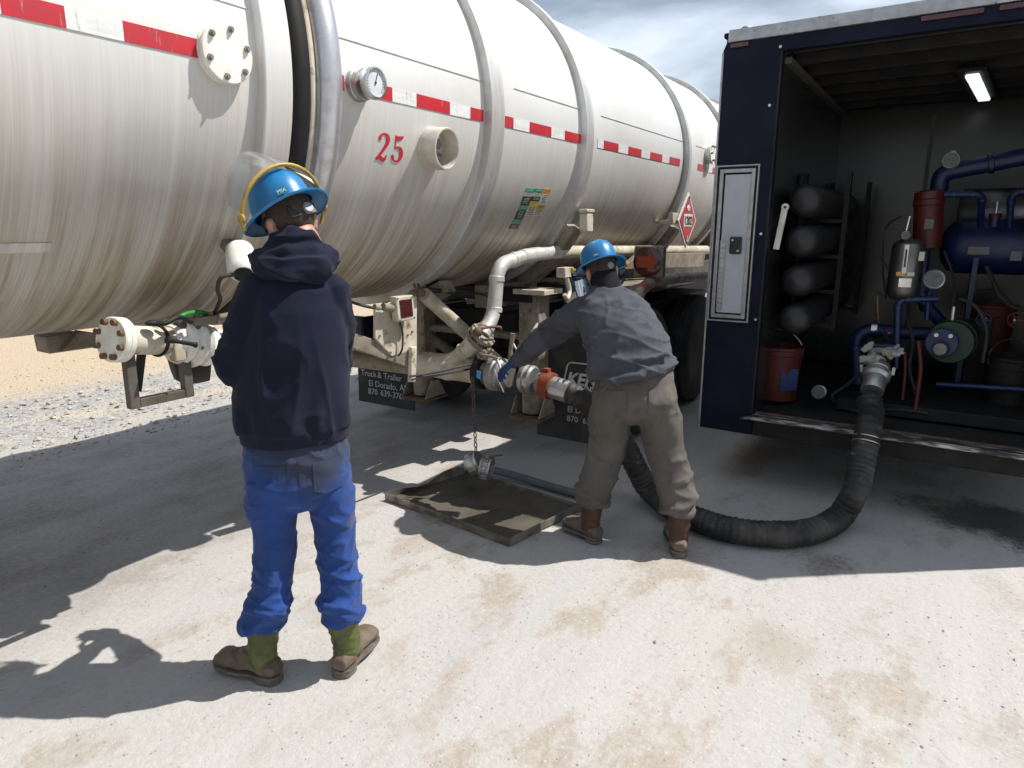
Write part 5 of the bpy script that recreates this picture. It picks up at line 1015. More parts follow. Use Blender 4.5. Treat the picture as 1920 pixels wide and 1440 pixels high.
# ------------------------------------------------------------------ the big corrugated hose
hs = thing('transfer_hose', 'thick black corrugated hose looping over the ground from box trailer to tanker valve', 'hose', (-0.8, 3.6, 0))
xs_ = [at(p, 715, Y=YP).x for p in (922, 948, 985, 1000, 1018, 1034, 1062)]
zH = [zP, zP, zP - 0.005, zP - 0.01, zP - 0.02, zP - 0.03, zP - 0.045]
hpts = [Vector((xs_[5], YP, zH[5])), Vector((xs_[6], YP + 0.005, zH[6])), at(1095, 752, Y=3.45), at(1135, 785, Y=3.58), at(1165, 825, Y=3.66), at(1190, 872, Y=3.66), at(1217, 918, z=0.085), at(1262, 952, z=0.075), at(1330, 981, z=0.074), at(1400, 997, z=0.074), at(1470, 1003, z=0.074),
        at(1530, 993, z=0.074), at(1575, 965, z=0.080), at(1602, 922, Y=3.98), at(1613, 880, Y=4.08), at(1622, 835, Y=4.17), at(1628, 800, Y=4.24), at(1632, 775, Y=4.42), e2 + (e2 - e1) * 0.9]
path = [p + Vector((noise.noise(p * 3.1), noise.noise(p * 3.1 + Vector((9, 0, 0))), 0)) * (0.022 if 0.05 < p.z < 0.10 else 0.008) for p in catmull(hpts, 0.0065)]; rad, L = [], 0.0
for i, p in enumerate(path):
    if i: L += (p - path[i - 1]).length
    ph = (L / 0.034) % 1.0; fat = 1.0 - 0.12 * max(0, 1 - L / 0.35)
    ring_i = int(L / 0.034); rad.append((0.064 + (0.0075 + 0.0028 * noise.noise(Vector((ring_i * 1.7, 0.3, 0)))) * max(0.0, math.sin(math.pi * ph)) ** 0.6 + 0.0035 * noise.noise(p * 7)) * fat)
MB().tube(path, rad, 28).build('hose_wall', M_hose, hs, 50)
ax = (1, 0, 0)
cp = MB().lathe([(0.078, 0.0), (0.104, 0.006), (0.106, 0.02), (0.106, 0.05), (0.098, 0.06), (0.104, 0.065), (0.104, 0.085), (0.085, 0.10), (0.078, 0.13), (0.07, 0.14)], (xs_[0], YP, zP), ax, 40).build('quick_coupling', M_darkcast, hs, 30)
el = MB().lathe([(0.07, -0.02), (0.084, -0.012), (0.088, 0.0), (0.088, 0.016), (0.078, 0.022), (0.076, 0.036), (0.088, 0.042), (0.088, 0.055), (0.074, 0.065)], (xs_[2], YP, zH[2]), ax, 40).build('cast_collar', M_castalu, hs, 30)
MB().lathe([(0.070, 0), (0.082, 0.004), (0.082, xs_[5] - xs_[4] + 0.006), (0.068, xs_[5] - xs_[4] + 0.01)], (xs_[4], YP, zH[4]), (1, 0, -0.15), 32).build('orange_band', M_orange, hs, 30)
MB().box((xs_[4] + 0.002, YP - 0.02, zH[4] + 0.072), (xs_[4] + 0.045, YP + 0.02, zH[4] + 0.098)).build('band_buckle', M_orange, hs, 0, 0.004)
MB().lathe([(0.066, -0.02), (0.066, xs_[6] - xs_[5] + 0.02), (0.060, xs_[6] - xs_[5] + 0.022)], (xs_[5], YP, zH[5]), (1, 0, -0.15), 32).build('ferrule', M_castalu, hs, 30)
MB().lathe([(0.06, 0), (0.064, 0.004), (0.064, 0.03)], (xs_[4] - 0.03, YP, zH[4]), ax, 28).build('coupling_neck', M_darkcast, hs, 30)
for s_, m_ in ((-1, M_steel), (1, M_castalu)):                             # cam levers
    MB().tube([(xs_[1] + 0.03, YP + s_ * 0.105 * (1 if s_ < 0 else 0.5), zP + (0.02 if s_ < 0 else 0.10)), (xs_[1] + 0.06, YP + s_ * 0.13 * (1 if s_ < 0 else 0.4), zP + (0.05 if s_ < 0 else 0.14)), (xs_[1] + 0.02, YP + s_ * 0.12 * (1 if s_ < 0 else 0.4), zP + (0.12 if s_ < 0 else 0.2))], [0.010, 0.007, 0.008], 8).build('cam_lever', m_, cp, 40)
MB().bar((xs_[1] - 0.01, YP - 0.112, zP + 0.06), (xs_[1] + 0.055, YP - 0.10, zP - 0.08), 0.008, 0.008).build('pull_wire', M_steel, cp, 0)
MB().tube([(xs_[1] + 0.02, YP + 0.02, zP + 0.09), (xs_[1] + 0.02, YP + 0.03, zP + 0.17), (xs_[1] + 0.03, YP + 0.04, zP + 0.26)], [0.016, 0.013, 0.016], 12).build('valve_lever', M_creamdirt, cp, 40)
dr_ = (e2 - e1).normalized()
c2 = MB().lathe([(0.06, -0.03), (0.068, -0.02), (0.068, 0.01), (0.062, 0.015), (0.075, 0.03), (0.082, 0.04), (0.082, 0.07), (0.075, 0.08), (0.066, 0.09), (0.066, 0.19), (0.064, 0.195)], e1 + dr_ * 0.01, dr_, 36).build('trailer_coupling', M_castalu, hs, 30)
for s_ in (-1, 1): MB().bar(e1 + dr_ * 0.05 + Vector((s_ * 0.085, 0, 0.0)), e1 + dr_ * 0.05 + Vector((s_ * 0.09, 0, 0.05)), 0.014, 0.02).build('cam_lever', M_castalu, c2, 0, 0.003)
for k_ in (0.34, 0.375):
    i = max(0, len(path) - 1 - int(k_ / 0.0065)); d_ = (path[i + 1] - path[i - 1]).normalized()
    MB().torus(path[i], d_, 0.072, 0.0035, 30, 6).build('band_clamp', M_steel, hs, 40)

# ------------------------------------------------------------------ dust cap hanging on its chain above the tray
cpos = at(898, 872, X=-2.36)
dc = thing('dust_cap', 'silver hose cap and coupling ring hanging on a chain over the drip tray', 'hose cap', (cpos.x, cpos.y, 0))
d1, d2_ = Vector((0.75, 0.25, 0.45)).normalized(), Vector((0.9, 0.30, -0.12)).normalized()
ca = cpos + Vector((-0.045, -0.01, 0.0)); cb = cpos + Vector((0.045, 0.015, -0.012))
o1 = MB().lathe([(0.0001, -0.03), (0.055, -0.03), (0.066, -0.02), (0.072, 0.0), (0.072, 0.03), (0.062, 0.04), (0.066, 0.052), (0.066, 0.06), (0.05, 0.062)], ca, d1, 36).build('cap', M_castalu, dc, 30)
_, u, w = frame(d2_)
o2 = MB().lathe([(0.062, -0.035), (0.074, -0.032), (0.074, -0.018), (0.066, -0.014), (0.066, 0.016), (0.074, 0.02), (0.076, 0.03), (0.074, 0.036), (0.060, 0.038), (0.058, -0.02)], cb, d2_, 36).build('coupling_ring', M_castalu, dc, 30)
for i in range(12):
    a = 2 * math.pi * i / 12; q = cb + (u * math.cos(a) + w * math.sin(a)) * 0.070
    MB().bar(q - d2_ * 0.016, q + d2_ * 0.018, 0.012, 0.009, u * math.cos(a) + w * math.sin(a)).build('lug', M_castalu, o2, 0, 0.002)
_, u, w = frame(d1)
for i in range(4):
    a = 2 * math.pi * i / 4 + 0.5; q = ca + (u * math.cos(a) + w * math.sin(a)) * 0.073; MB().bar(q - d1 * 0.01, q + d1 * 0.03, 0.03, 0.012, u * math.cos(a) + w * math.sin(a)).build('lug', M_castalu, o1, 0, 0.003)
MB().bar(cb + Vector((0.02, 0, 0.075)), cb + Vector((0.10, 0.04, 0.09)), 0.010, 0.008).build('split_pin', M_rust, o2, 0)
MB().bar(cb + Vector((0.02, -0.02, -0.075)), cb + Vector((0.09, -0.01, -0.075)), 0.010, 0.006).build('split_pin', M_orange, o2, 0)
top = Vector((vx + 0.02, YP - 0.125, zP - 0.01)); bot = ca + Vector((0.03, 0.0, 0.085)); ch = MB(); nl = int((top - bot).length / 0.030)
for i in range(nl):
    q = bot.lerp(top, (i + 0.5) / nl); dv = (top - bot).normalized(); side = Vector((1, 0, 0)) if i % 2 else Vector((0, 1, 0))
    loop = [q + dv * (0.018 * math.sin(2 * math.pi * k_ / 12)) + side * (0.0095 * math.cos(2 * math.pi * k_ / 12)) for k_ in range(13)]
    ch.tube(loop, 0.0036, 6, False)
o = ch.build('chain', M_chain, dc, 60); o['kind'] = 'stuff'

# ------------------------------------------------------------------ drip tray and the tube along its back edge
A, B, Cq, Dq = at(722, 938, z=0.0), at(955, 1026, z=0.0), at(1092, 956, z=0.0), at(872, 890, z=0.0)
ty = thing('drip_tray', 'shallow rusty steel drip tray with a bent rim lying on the ground', 'drip tray', tuple((A + B + Cq + Dq) / 4))
up = Vector((0, 0, 1)); cen = (A + B + Cq + Dq) / 4
MB().prism([cen + (p - cen) * 0.985 + up * 0.006 for p in (A, B, Cq, Dq)], (0, 0, 0.006)).build('tray_floor', M_tray, ty, 0, 0.001)
def rim(p, q, h_=0.045, seg=1, wave=0.0, nm='tray_rim'):
    b = MB(); inn = (cen - (p + q) / 2).normalized() * 0.005; n = 24 if wave else 1; vs_ = []
    for i in range(n + 1):
        t = i / n; base = p.lerp(q, t) + up * 0.004; lean = -inn.normalized() * (wave * (math.sin(t * 9.0) * 0.5 + math.sin(t * 4.0 + 1)) * 0.5); hh = h_ * (1 + (0.35 * math.sin(t * 7.5 + 0.5) if wave else 0))
        vs_ += [base, base + up * hh + lean, base + up * hh + lean + inn, base + inn]
    fs = []
    for i in range(n):
        for k_ in range(4): fs.append((4 * i + k_, 4 * i + (k_ + 1) % 4, 4 * i + 4 + (k_ + 1) % 4, 4 * i + 4 + k_))
    fs += [(0, 1, 2, 3), (4 * n + 3, 4 * n + 2, 4 * n + 1, 4 * n)]
    return b.add(vs_, fs).build(nm, M_traywall, ty, 40)
rim(A, B); rim(B, Cq); rim(Cq, Dq, 0.03); o = rim(Dq, A, 0.040, wave=0.05); o['label'] = 'rim bent into waves'
ha, hb = A.lerp(B, 0.36) + Vector((0, -0.006, 0.028)), A.lerp(B, 0.52) + Vector((0, -0.006, 0.028)); o_ = (A - Dq).normalized() * 0.032
MB().tube(fillet([ha, ha + o_, hb + o_, hb], 0.012, 4), 0.006, 8).build('tray_handle', M_traywall, ty, 40)
t0, t1 = at(915, 879, z=0.045), at(1098, 930, z=0.03)
o = MB().tube(catmull([t0, t0.lerp(t1, 0.3) + Vector((0, 0, 0.004)), t0.lerp(t1, 0.7) - Vector((0, 0, 0.003)), t1], 0.04), 0.026, 18).build('rubber_tube', M_tube, None, 40)
tag(o, 'grey blue rubber tube lying along the back edge of the drip tray', 'tube')

# ------------------------------------------------------------------ people
def xf(mb, M): mb.v = [M @ p for p in mb.v]; return mb
def person_root(me, loc, label):
    v = Vector((loc[0], loc[1], 0)).normalized(); rz = math.atan2(-v.x, v.y)          # local +y looks away from the photographer
    o = link('person', me, M_skin, None, 180); o.location = loc; o.rotation_euler = (0, 0, rz); o['_o'] = [0, 0, 0]; ROOTS.append(o)
    return tag(o, label, 'person')
def hand(mb, wrist, dirv, palm_n, thumb_dir, curl=0.5, sc=1.0, spread=1.0):
    d = Vector(dirv).normalized(); nrm = Vector(palm_n); nrm = (nrm - d * nrm.dot(d)).normalized(); s = d.cross(nrm).normalized()
    if s.dot(Vector(thumb_dir)) < 0: s = -s                                          # s points to the thumb side
    w = Vector(wrist)
    mb.loft([(w - d * 0.02, 0.028 * sc, 0.021 * sc, s, nrm), (w + d * 0.015 * sc, 0.031 * sc, 0.018 * sc, s, nrm), (w + d * 0.055 * sc, 0.042 * sc, 0.016 * sc, s, nrm), (w + d * 0.09 * sc, 0.041 * sc, 0.013 * sc, s, nrm), (w + d * 0.10 * sc, 0.032 * sc, 0.008 * sc, s, nrm)], 16)
    for k, (off, ln) in enumerate(((0.031, 0.072), (0.0105, 0.080), (-0.0105, 0.075), (-0.031, 0.060))):
        p = w + d * 0.082 * sc + s * off * sc; dd = (d + s * (off * 2.0 * spread)).normalized(); r = (0.0092 if k < 3 else 0.008) * sc; pts = [p]
        for j, fr in enumerate((0.45, 0.32, 0.23)):
            ang = curl * (0.55 + 0.35 * j) * (1 + 0.08 * k)
            dd = (dd * math.cos(ang) + nrm * math.sin(ang)).normalized(); pts.append(pts[-1] + dd * ln * fr * 1.08 * sc)
        mb.chain(pts, [r, r * 0.97, r * 0.9, r * 0.78], 10)
    p = w + d * 0.018 * sc + s * 0.026 * sc; td = (d * 0.62 + s * 0.72 + nrm * 0.25).normalized(); q = p + td * 0.042 * sc; td2 = (d * 0.9 + s * 0.1 + nrm * 0.45).normalized(); q2 = q + td2 * 0.03 * sc
    mb.chain([p, q, q2, q2 + (td2 + nrm * 0.3).normalized() * 0.024 * sc], [0.0145 * sc, 0.0115 * sc, 0.0102 * sc, 0.0085 * sc], 10)
def head(mb, M, jaw=1.0):
    h = MB()                                                                        # +y is the face
    h.ell((0, -0.010, 0.030), 0.076, 0.095, 0.098); h.ell((0, 0.018, -0.035), 0.060, 0.072, 0.075)
    h.ell((0, 0.050, -0.085), 0.034, 0.032, 0.028); h.cap((0, -0.03, -0.06), (0, -0.030, -0.15), 0.054, 0.054)
    h.cap((0, 0.085, 0.02), (0, 0.104, -0.022), 0.010, 0.014); h.ell((0, 0.098, -0.026), 0.018, 0.012, 0.010)
    h.ell((0, 0.083, -0.056), 0.024, 0.010, 0.006); h.ell((0, 0.082, -0.068), 0.022, 0.010, 0.007)
    for s in (-1, 1):
        h.cap((0.018 * s, 0.078, 0.030), (0.046 * s, 0.064, 0.028), 0.010, 0.008); h.ell((0.030 * s, 0.076, 0.006), 0.013, 0.010, 0.009)
        h.ell((0.044 * s, 0.060, -0.018), 0.020, 0.018, 0.016)
        h.loft([((0.076 * s, -0.012, -0.038), 0.008, 0.010, (1, 0, 0), (0, 1, 0)), ((0.082 * s, -0.015, -0.018), 0.008, 0.015, (1, 0, 0.0), (0, 1, 0)), ((0.087 * s, -0.022, 0.008), 0.008, 0.020, (1, 0, 0), (0, 1, 0)), ((0.083 * s, -0.024, 0.024), 0.008, 0.014, (1, 0, 0), (0, 1, 0))], 12)
    mb.add([M @ p for p in h.v], h.f)
def hair(M, parent, down=-0.05):
    h = MB(); h.ell((0, -0.016, 0.036), 0.080, 0.097, 0.098, n=28, k=20)
    keep = MB(); keep.v = h.v
    keep.f = [f for f in h.f if sum(h.v[i].z for i in f) / len(f) > (down if sum(h.v[i].y for i in f) / len(f) < -0.02 else 0.055)]
    return xf(keep, M).build('hair', M_hair, parent, 180)
def hard_hat(M, parent, visor_mode):
    sh = MB(); n = 48; vs_, k = [], 11                                                # shell with centre ridge and full brim
    prof = [(1.0, 0.0), (0.995, 0.02), (0.975, 0.045), (0.93, 0.070), (0.85, 0.093), (0.73, 0.112), (0.57, 0.126), (0.38, 0.135), (0.19, 0.139), (0.001, 0.140)]
    def ringpts(fr, z, a, b, dz):
        return [(a * fr * math.cos(t), b * fr * math.sin(t), z + dz(t)) for t in [2 * math.pi * j / n for j in range(n)]]
    brim = [(1.44, -0.004), (1.45, 0.000), (1.40, 0.003), (1.20, 0.006), (1.05, 0.010)]
    rows = []
    for fr, z in brim: rows.append(ringpts(fr, z, 0.112, 0.134, lambda t, fr=fr: -0.014 * (fr - 1.0) / 0.4 * (0.55 + 0.45 * math.cos(2 * t))))
    for fr, z in prof:
        row = ringpts(fr, z + 0.012, 0.112, 0.134, lambda t: 0.0)
        row = [(x, y, zz + (0.006 * max(0, 1 - abs(x) / 0.020) + 0.004 * max(0, 1 - abs(abs(x) - 0.045) / 0.016)) * min(1, max(0, (z - 0.06) / 0.04))) for x, y, zz in row]
        rows.append(row)
    inner = [[(x * 0.965, y * 0.965, z - 0.003) for x, y, z in r] for r in reversed(rows)]
    rows = rows + inner; vs_ = [p for r in rows for p in r]; m = len(rows)
    fs = [(i * n + j, i * n + (j + 1) % n, (i + 1) * n + (j + 1) % n, (i + 1) * n + j) for i in range(m - 1) for j in range(n)] + [((m - 1) * n + j, (m - 1) * n + (j + 1) % n, (j + 1) % n, j) for j in range(n)]
    hat = xf(sh.add(vs_, fs), M).build('hard_hat', M_hat, parent, 50)
    xf(MB().lathe([(0.100, -0.03), (0.100, 0.005), (0.096, 0.005), (0.096, -0.03)], (0, 0.0, -0.012), (0, 0, 1), 36, closed=True), M @ Matrix.Diagonal((0.93, 1.08, 1, 1))).build('head_band', M_blackplastic, hat, 40)
    xf(MB().box((-0.06, -0.112, -0.068), (0.06, -0.098, -0.02)), M).build('nape_strap', M_blackplastic, hat, 0, 0.006)
    xf(MB().lathe([(0.021, -0.004), (0.021, 0.014), (0.018, 0.017), (0.0001, 0.017)], (0.018, -0.112, -0.044), (0, -1, 0), 24), M).build('ratchet_knob', M_knob, hat, 30)
    st = [(-0.075, -0.1085, 0.020), (-0.040, -0.1325, 0.020), (-0.040, -0.1315, 0.042), (-0.073, -0.1075, 0.042)]
    stk = xf(MB().prism([Vector(p) + Vector((-0.002, -0.004, 0)) for p in st], (0.001, 0.002, 0)), M).build('brand_sticker', M_visorsticker, hat, 0)
    Mt = M @ Matrix.Translation((-0.0735, -0.1145, 0.025)) ; Rm = Mt.to_3x3()
    tx, ty_ = (Rm @ Vector((0.825, -0.565, 0))), (Rm @ Vector((0, 0, 1)))
    tmo = text_mesh('MSA', 0.015, tx, ty_, Mt.translation + (Rm @ Vector((-0.565, -0.825, 0))) * 0.0012, M_wtape, hat)
    RH = 0.182
    if visor_mode == 'up':
        Mv = M @ Matrix.Translation((0, 0.0, 0.0)) @ Matrix.Rotation(R(40), 4, 'X')
        arc_ = [Vector((RH * 0.98 * math.cos(R(a)), 0.0, RH * 0.98 * math.sin(R(a)))) for a in range(-22, 203, 9)]
        vis_len, k0, k1 = 0.20, 8, 172
    else:
        Mv = M @ Matrix.Translation((0, 0.005, -0.012)) @ Matrix.Rotation(R(-82), 4, 'X')
        arc_ = [Vector((RH * 0.98 * math.cos(R(a)), 0.0, RH * 0.98 * math.sin(R(a)))) for a in range(-10, 191, 8)]
        vis_len, k0, k1 = 0.20, 8, 172
    hoop = xf(MB().tube(arc_, 0.0075, 10), Mv).build('visor_frame', M_yellow, hat, 60)
    for s in (-1, 1): xf(MB().ell((s * RH, 0.0, 0.0), 0.010, 0.022, 0.020), Mv).build('pivot_knob', M_yellow, hoop, 60)
    vz = MB(); na, nb = 28, 6; vs_ = []
    for th in (0.0, 0.0016):
        for i in range(nb + 1):
            for j in range(na + 1):
                a = R(k0 + (k1 - k0) * j / na); edge = 1.0 - 0.10 * (i / nb) ** 2 * abs(math.cos(a)) ** 2
                ln = vis_len * (1.0 - 0.55 * abs(math.cos(a)) ** 3)
                rr = (RH + th) * (1.0 + 0.03 * i / nb) * edge; vs_.append((rr * math.cos(a), 0.006 + ln * i / nb, rr * math.sin(a)))
    s0 = (na + 1) * (nb + 1); fs = []
    for i in range(nb):
        for j in range(na):
            q = i * (na + 1) + j; fs += [(q, q + 1, q + na + 2, q + na + 1), (s0 + q, s0 + q + na + 1, s0 + q + na + 2, s0 + q + 1)]
    xf(vz.add(vs_, fs), Mv).build('face_shield', M_visor if visor_mode == 'up' else M_visorgreen, hat, 60)
    return hat
M_visorsticker = mat('teal_sticker', (0.02, 0.22, 0.28), 0.4)
def boot(ankle, heel, toe, shaft_top, m_foot, m_shaft, parent, heel_h=0.035):
    heel, toe, ankle, top = Vector(heel), Vector(toe), Vector(ankle), Vector(shaft_top)
    f = (toe - heel); L = f.length; f.normalize(); s = f.cross(Vector((0, 0, 1))).normalized(); u = Vector((0, 0, 1))
    b = MB(); secs = []
    for t, hw, z0, z1 in ((0.0, 0.028, 0.032, 0.082), (0.07, 0.042, 0.026, 0.096), (0.22, 0.046, 0.026, 0.102), (0.36, 0.044, 0.026, 0.138), (0.50, 0.045, 0.024, 0.122), (0.64, 0.048, 0.022, 0.100), (0.78, 0.050, 0.022, 0.090), (0.90, 0.049, 0.022, 0.084), (0.97, 0.046, 0.022, 0.078), (1.00, 0.040, 0.024, 0.066)):
        secs.append((heel + f * (L * t) + u * ((z0 + z1) / 2), hw, (z1 - z0) / 2, s, u))
    b.loft(secs, 20); b.ell(heel + f * 0.060 + u * 0.066, 0.047, 0.047, 0.040)
    me = organic(b, 0.006, 3); displace(me, lambda p, n_: 0.005 * (ridge(Vector((p.x * 14, p.y * 14, p.z * 26))) - 0.35) + 0.003 * noise.noise(p * 22))
    o = link('boot', me, m_foot, parent, 180)
    c = MB(); mid = ankle.lerp(top, 0.5)
    c.loft([(heel + f * 0.072 + u * 0.065, 0.049, 0.056, s, f), (heel + f * 0.070 + u * 0.12, 0.051, 0.055, s, f), (mid, 0.058, 0.061, s, f), (top, 0.064, 0.068, s, f)], 20)
    me = organic(c, 0.007, 3); displace(me, lambda p, n_: 0.005 * (ridge(Vector((p.x * 9, p.y * 9, p.z * 30))) - 0.35)); link('boot_shaft', me, m_shaft, o, 180)
    def outline(t0, t1, k=10, g=1.17):
        wd = [(0.0, 0.022), (0.06, 0.033), (0.2, 0.037), (0.36, 0.035), (0.5, 0.042), (0.64, 0.046), (0.78, 0.048), (0.9, 0.046), (0.97, 0.040), (1.03, 0.026)]
        def wv(t):
            for i in range(len(wd) - 1):
                if wd[i][0] <= t <= wd[i + 1][0] + 1e-6:
                    q = (t - wd[i][0]) / (wd[i + 1][0] - wd[i][0]); return wd[i][1] + (wd[i + 1][1] - wd[i][1]) * q
            return 0.012
        ts = [t0 + (t1 - t0) * i / k for i in range(k + 1)]
        return [heel + f * (L * t) + s * wv(t) * g for t in ts] + [heel + f * (L * t) - s * wv(t) * g for t in reversed(ts)]
    MB().prism([p + u * 0.021 for p in outline(-0.01, 1.03, 16)], u * 0.013).build('sole', M_sole, o, 0, 0.003)
    MB().prism([p + u * 0.001 for p in outline(-0.01, 0.27, 8, 1.13)], u * 0.0195).build('heel', M_sole, o, 0, 0.003)
    return o
from mathutils.bvhtree import BVHTree
def sewn(garment, pts_grid, nm, lift=0.005):
    bv = BVHTree.FromPolygons([v.co.copy() for v in garment.data.vertices], [list(p.vertices) for p in garment.data.polygons])
    rows, cols_ = len(pts_grid), len(pts_grid[0]); vs_ = []
    for row in pts_grid:
        for x, z in row:
            h = bv.ray_cast(Vector((x, -1.0, z)), Vector((0, 1, 0)))[0]; vs_.append((h if h else Vector((x, -0.12, z))) + Vector((0, -lift, 0)))
    n = len(vs_); vs_ += [p + Vector((0, lift * 2, 0)) for p in vs_]; fs = []
    for j in range(rows - 1):
        for i in range(cols_ - 1):
            q = j * cols_ + i; fs += [(q, q + 1, q + cols_ + 1, q + cols_), (n + q, n + q + cols_, n + q + cols_ + 1, n + q + 1)]
    edge = [i for i in range(cols_)] + [j * cols_ + cols_ - 1 for j in range(1, rows)] + [(rows - 1) * cols_ + i for i in range(cols_ - 2, -1, -1)] + [j * cols_ for j in range(rows - 2, 0, -1)]
    fs += [(edge[k], edge[(k + 1) % len(edge)], n + edge[(k + 1) % len(edge)], n + edge[k]) for k in range(len(edge))]
    MB().add(vs_, fs).build(nm, garment.data.materials[0], garment, 40)
X, Y, Z = Vector((1, 0, 0)), Vector((0, 1, 0)), Vector((0, 0, 1))

# ---- first man: navy hoodie, blue trousers, seen from behind
HM1 = Matrix.Translation((0.066, 0.03, 1.660)) @ Matrix.Rotation(R(28), 4, 'Z') @ Matrix.Rotation(R(-26), 4, 'X') @ Matrix.Rotation(R(-9), 4, 'Y')
b = MB(); head(b, HM1)
b.loft([((0.035, 0.02, 0.90), 0.13, 0.09, X, Y), ((0.04, 0.015, 1.05), 0.125, 0.09, X, Y), ((0.055, 0.02, 1.25), 0.145, 0.10, X, Y), ((0.065, 0.02, 1.40), 0.15, 0.095, X, Y), ((0.067, 0.02, 1.47), 0.10, 0.07, X, Y), ((0.067, 0.01, 1.54), 0.058, 0.058, X, Y)], 24)
LA = [Vector((-0.055, 0.02, 1.43)), Vector((-0.160, 0.015, 1.205)), Vector((-0.015, 0.24, 1.19))]
RA = [Vector((0.188, 0.03, 1.42)), Vector((0.212, 0.13, 1.20)), Vector((0.10, 0.31, 1.22))]
for a in (LA, RA): b.chain(a, [0.045, 0.040, 0.028])
hand(b, LA[2], Vector((0.10, 0.12, 0.02)), (0.2, -0.3, 0.9), (0, 0.2, 1), 0.75); hand(b, RA[2], Vector((-0.14, 0.10, 0.03)), (0.2, -0.4, 0.9), (0, 0.2, 1), 0.75)
LL = [Vector((-0.05, 0.02, 0.86)), Vector((-0.068, 0.035, 0.50)), Vector((-0.128, 0.045, 0.12))]
RL = [Vector((0.125, 0.015, 0.86)), Vector((0.145, 0.015, 0.49)), Vector((0.146, -0.01, 0.12))]
for a in (LL, RL): b.chain(a, [0.070, 0.046, 0.018])
p1_ = person_root(organic(b, 0.006, 4), (-1.87, 1.44, 0), 'standing man from behind in navy hoodie, blue trousers and green boots, shield raised')
hair(HM1, p1_, -0.045)
# trousers
b = MB()
b.loft([((0.035, 0.005, 1.02), 0.165, 0.115, X, Y), ((0.035, 0.0, 0.90), 0.190, 0.130, X, Y), ((0.036, -0.002, 0.80), 0.192, 0.130, X, Y), ((0.038, 0.0, 0.73), 0.175, 0.112, X, Y), ((0.040, 0.005, 0.69), 0.12, 0.08, X, Y)], 32)
b.loft([((-0.058, 0.00, 0.82), 0.098, 0.120, X, Y), ((-0.060, 0.005, 0.70), 0.094, 0.108, X, Y), ((-0.064, 0.015, 0.58), 0.086, 0.098, X, Y), ((-0.072, 0.02, 0.48), 0.082, 0.092, X, Y), ((-0.088, 0.02, 0.38), 0.080, 0.088, X, Y), ((-0.110, 0.02, 0.30), 0.086, 0.088, X, Y), ((-0.124, 0.025, 0.258), 0.086, 0.086, X, Y), ((-0.126, 0.03, 0.232), 0.072, 0.076, X, Y)], 32)
b.loft([((0.130, 0.00, 0.82), 0.096, 0.120, X, Y), ((0.136, 0.00, 0.70), 0.088, 0.105, X, Y), ((0.142, 0.0, 0.58), 0.083, 0.095, X, Y), ((0.148, -0.005, 0.48), 0.083, 0.092, X, Y), ((0.152, -0.02, 0.38), 0.083, 0.090, X, Y), ((0.152, -0.025, 0.30), 0.088, 0.090, X, Y), ((0.148, -0.025, 0.258), 0.088, 0.088, X, Y), ((0.148, -0.02, 0.232), 0.074, 0.080, X, Y)], 32)
def ring_fold(b, c, a, d, tilt, r, a0, a1, ph=0.0, k=14):                 # a roll of cloth lying round a leg
    pts = []
    for i in range(k + 1):
        t = R(a0 + (a1 - a0) * i / k); pts.append(Vector((c[0] + a * math.cos(t), c[1] + d * math.sin(t), c[2] + tilt[0] * math.cos(t) + tilt[1] * math.sin(t) + 0.008 * math.sin(3 * t + ph))))
    b.chain(pts, [r * (0.35 + 0.65 * math.sin(math.pi * (i + 0.6) / (k + 1.2))) for i in range(k + 1)], 8)
for (c, a, d, tl, r, a0, a1, ph) in (
    ((-0.124, 0.025, 0.276), 0.080, 0.080, (0.03, -0.01), 0.022, 120, 400, 0), ((-0.112, 0.022, 0.312), 0.076, 0.078, (-0.03, -0.01), 0.018, 170, 370, 1), ((-0.092, 0.02, 0.372), 0.072, 0.078, (0.035, 0.0), 0.016, 190, 350, 2),
    ((-0.085, 0.02, 0.44), 0.072, 0.080, (-0.04, 0.0), 0.014, 200, 340, 3), ((-0.072, 0.02, 0.515), 0.074, 0.082, (0.035, 0.01), 0.015, 185, 330, 4), ((-0.066, 0.012, 0.60), 0.078, 0.090, (-0.045, 0.0), 0.012, 220, 350, 5),
    ((0.148, -0.022, 0.280), 0.082, 0.082, (-0.045, -0.01), 0.022, 110, 420, 2), ((0.152, -0.022, 0.318), 0.080, 0.080, (0.03, -0.01), 0.018, 160, 380, 3), ((0.150, -0.018, 0.385), 0.076, 0.080, (-0.035, 0.0), 0.016, 190, 360, 1),
    ((0.150, -0.012, 0.455), 0.075, 0.082, (0.03, 0.0), 0.014, 200, 340, 0), ((0.146, -0.004, 0.535), 0.075, 0.084, (0.05, 0.0), 0.015, 190, 330, 5), ((0.138, 0.0, 0.655), 0.080, 0.096, (-0.05, 0.0), 0.012, 220, 350, 2), ((0.10, 0.0, 0.775), 0.10, 0.118, (0.055, 0.0), 0.012, 230, 330, 2)):
    ring_fold(b, c, a, d, tl, r, a0, a1, ph)
me = organic(b, 0.0065, 3)
def leg_axis(z, tab):
    for (z0, x0), (z1, x1) in zip(tab, tab[1:]):
        if z >= z1: return x0 + (x1 - x0) * min(1.0, max(0.0, (z0 - z) / (z0 - z1)))
    return tab[-1][1]
for v in me.vertices:
    if v.co.z < 0.74:
        cxx = leg_axis(v.co.z, ((0.74, -0.060), (0.48, -0.072), (0.29, -0.110), (0.20, -0.126))) if v.co.x < 0.04 else leg_axis(v.co.z, ((0.74, 0.136), (0.48, 0.148), (0.29, 0.152), (0.20, 0.148)))
        k = 1.0 - 0.10 * min(1.0, (0.74 - v.co.z) / 0.12); v.co.x = cxx + (v.co.x - cxx) * k
    else: v.co.x = 0.036 + (v.co.x - 0.036) * 0.955
me.update()
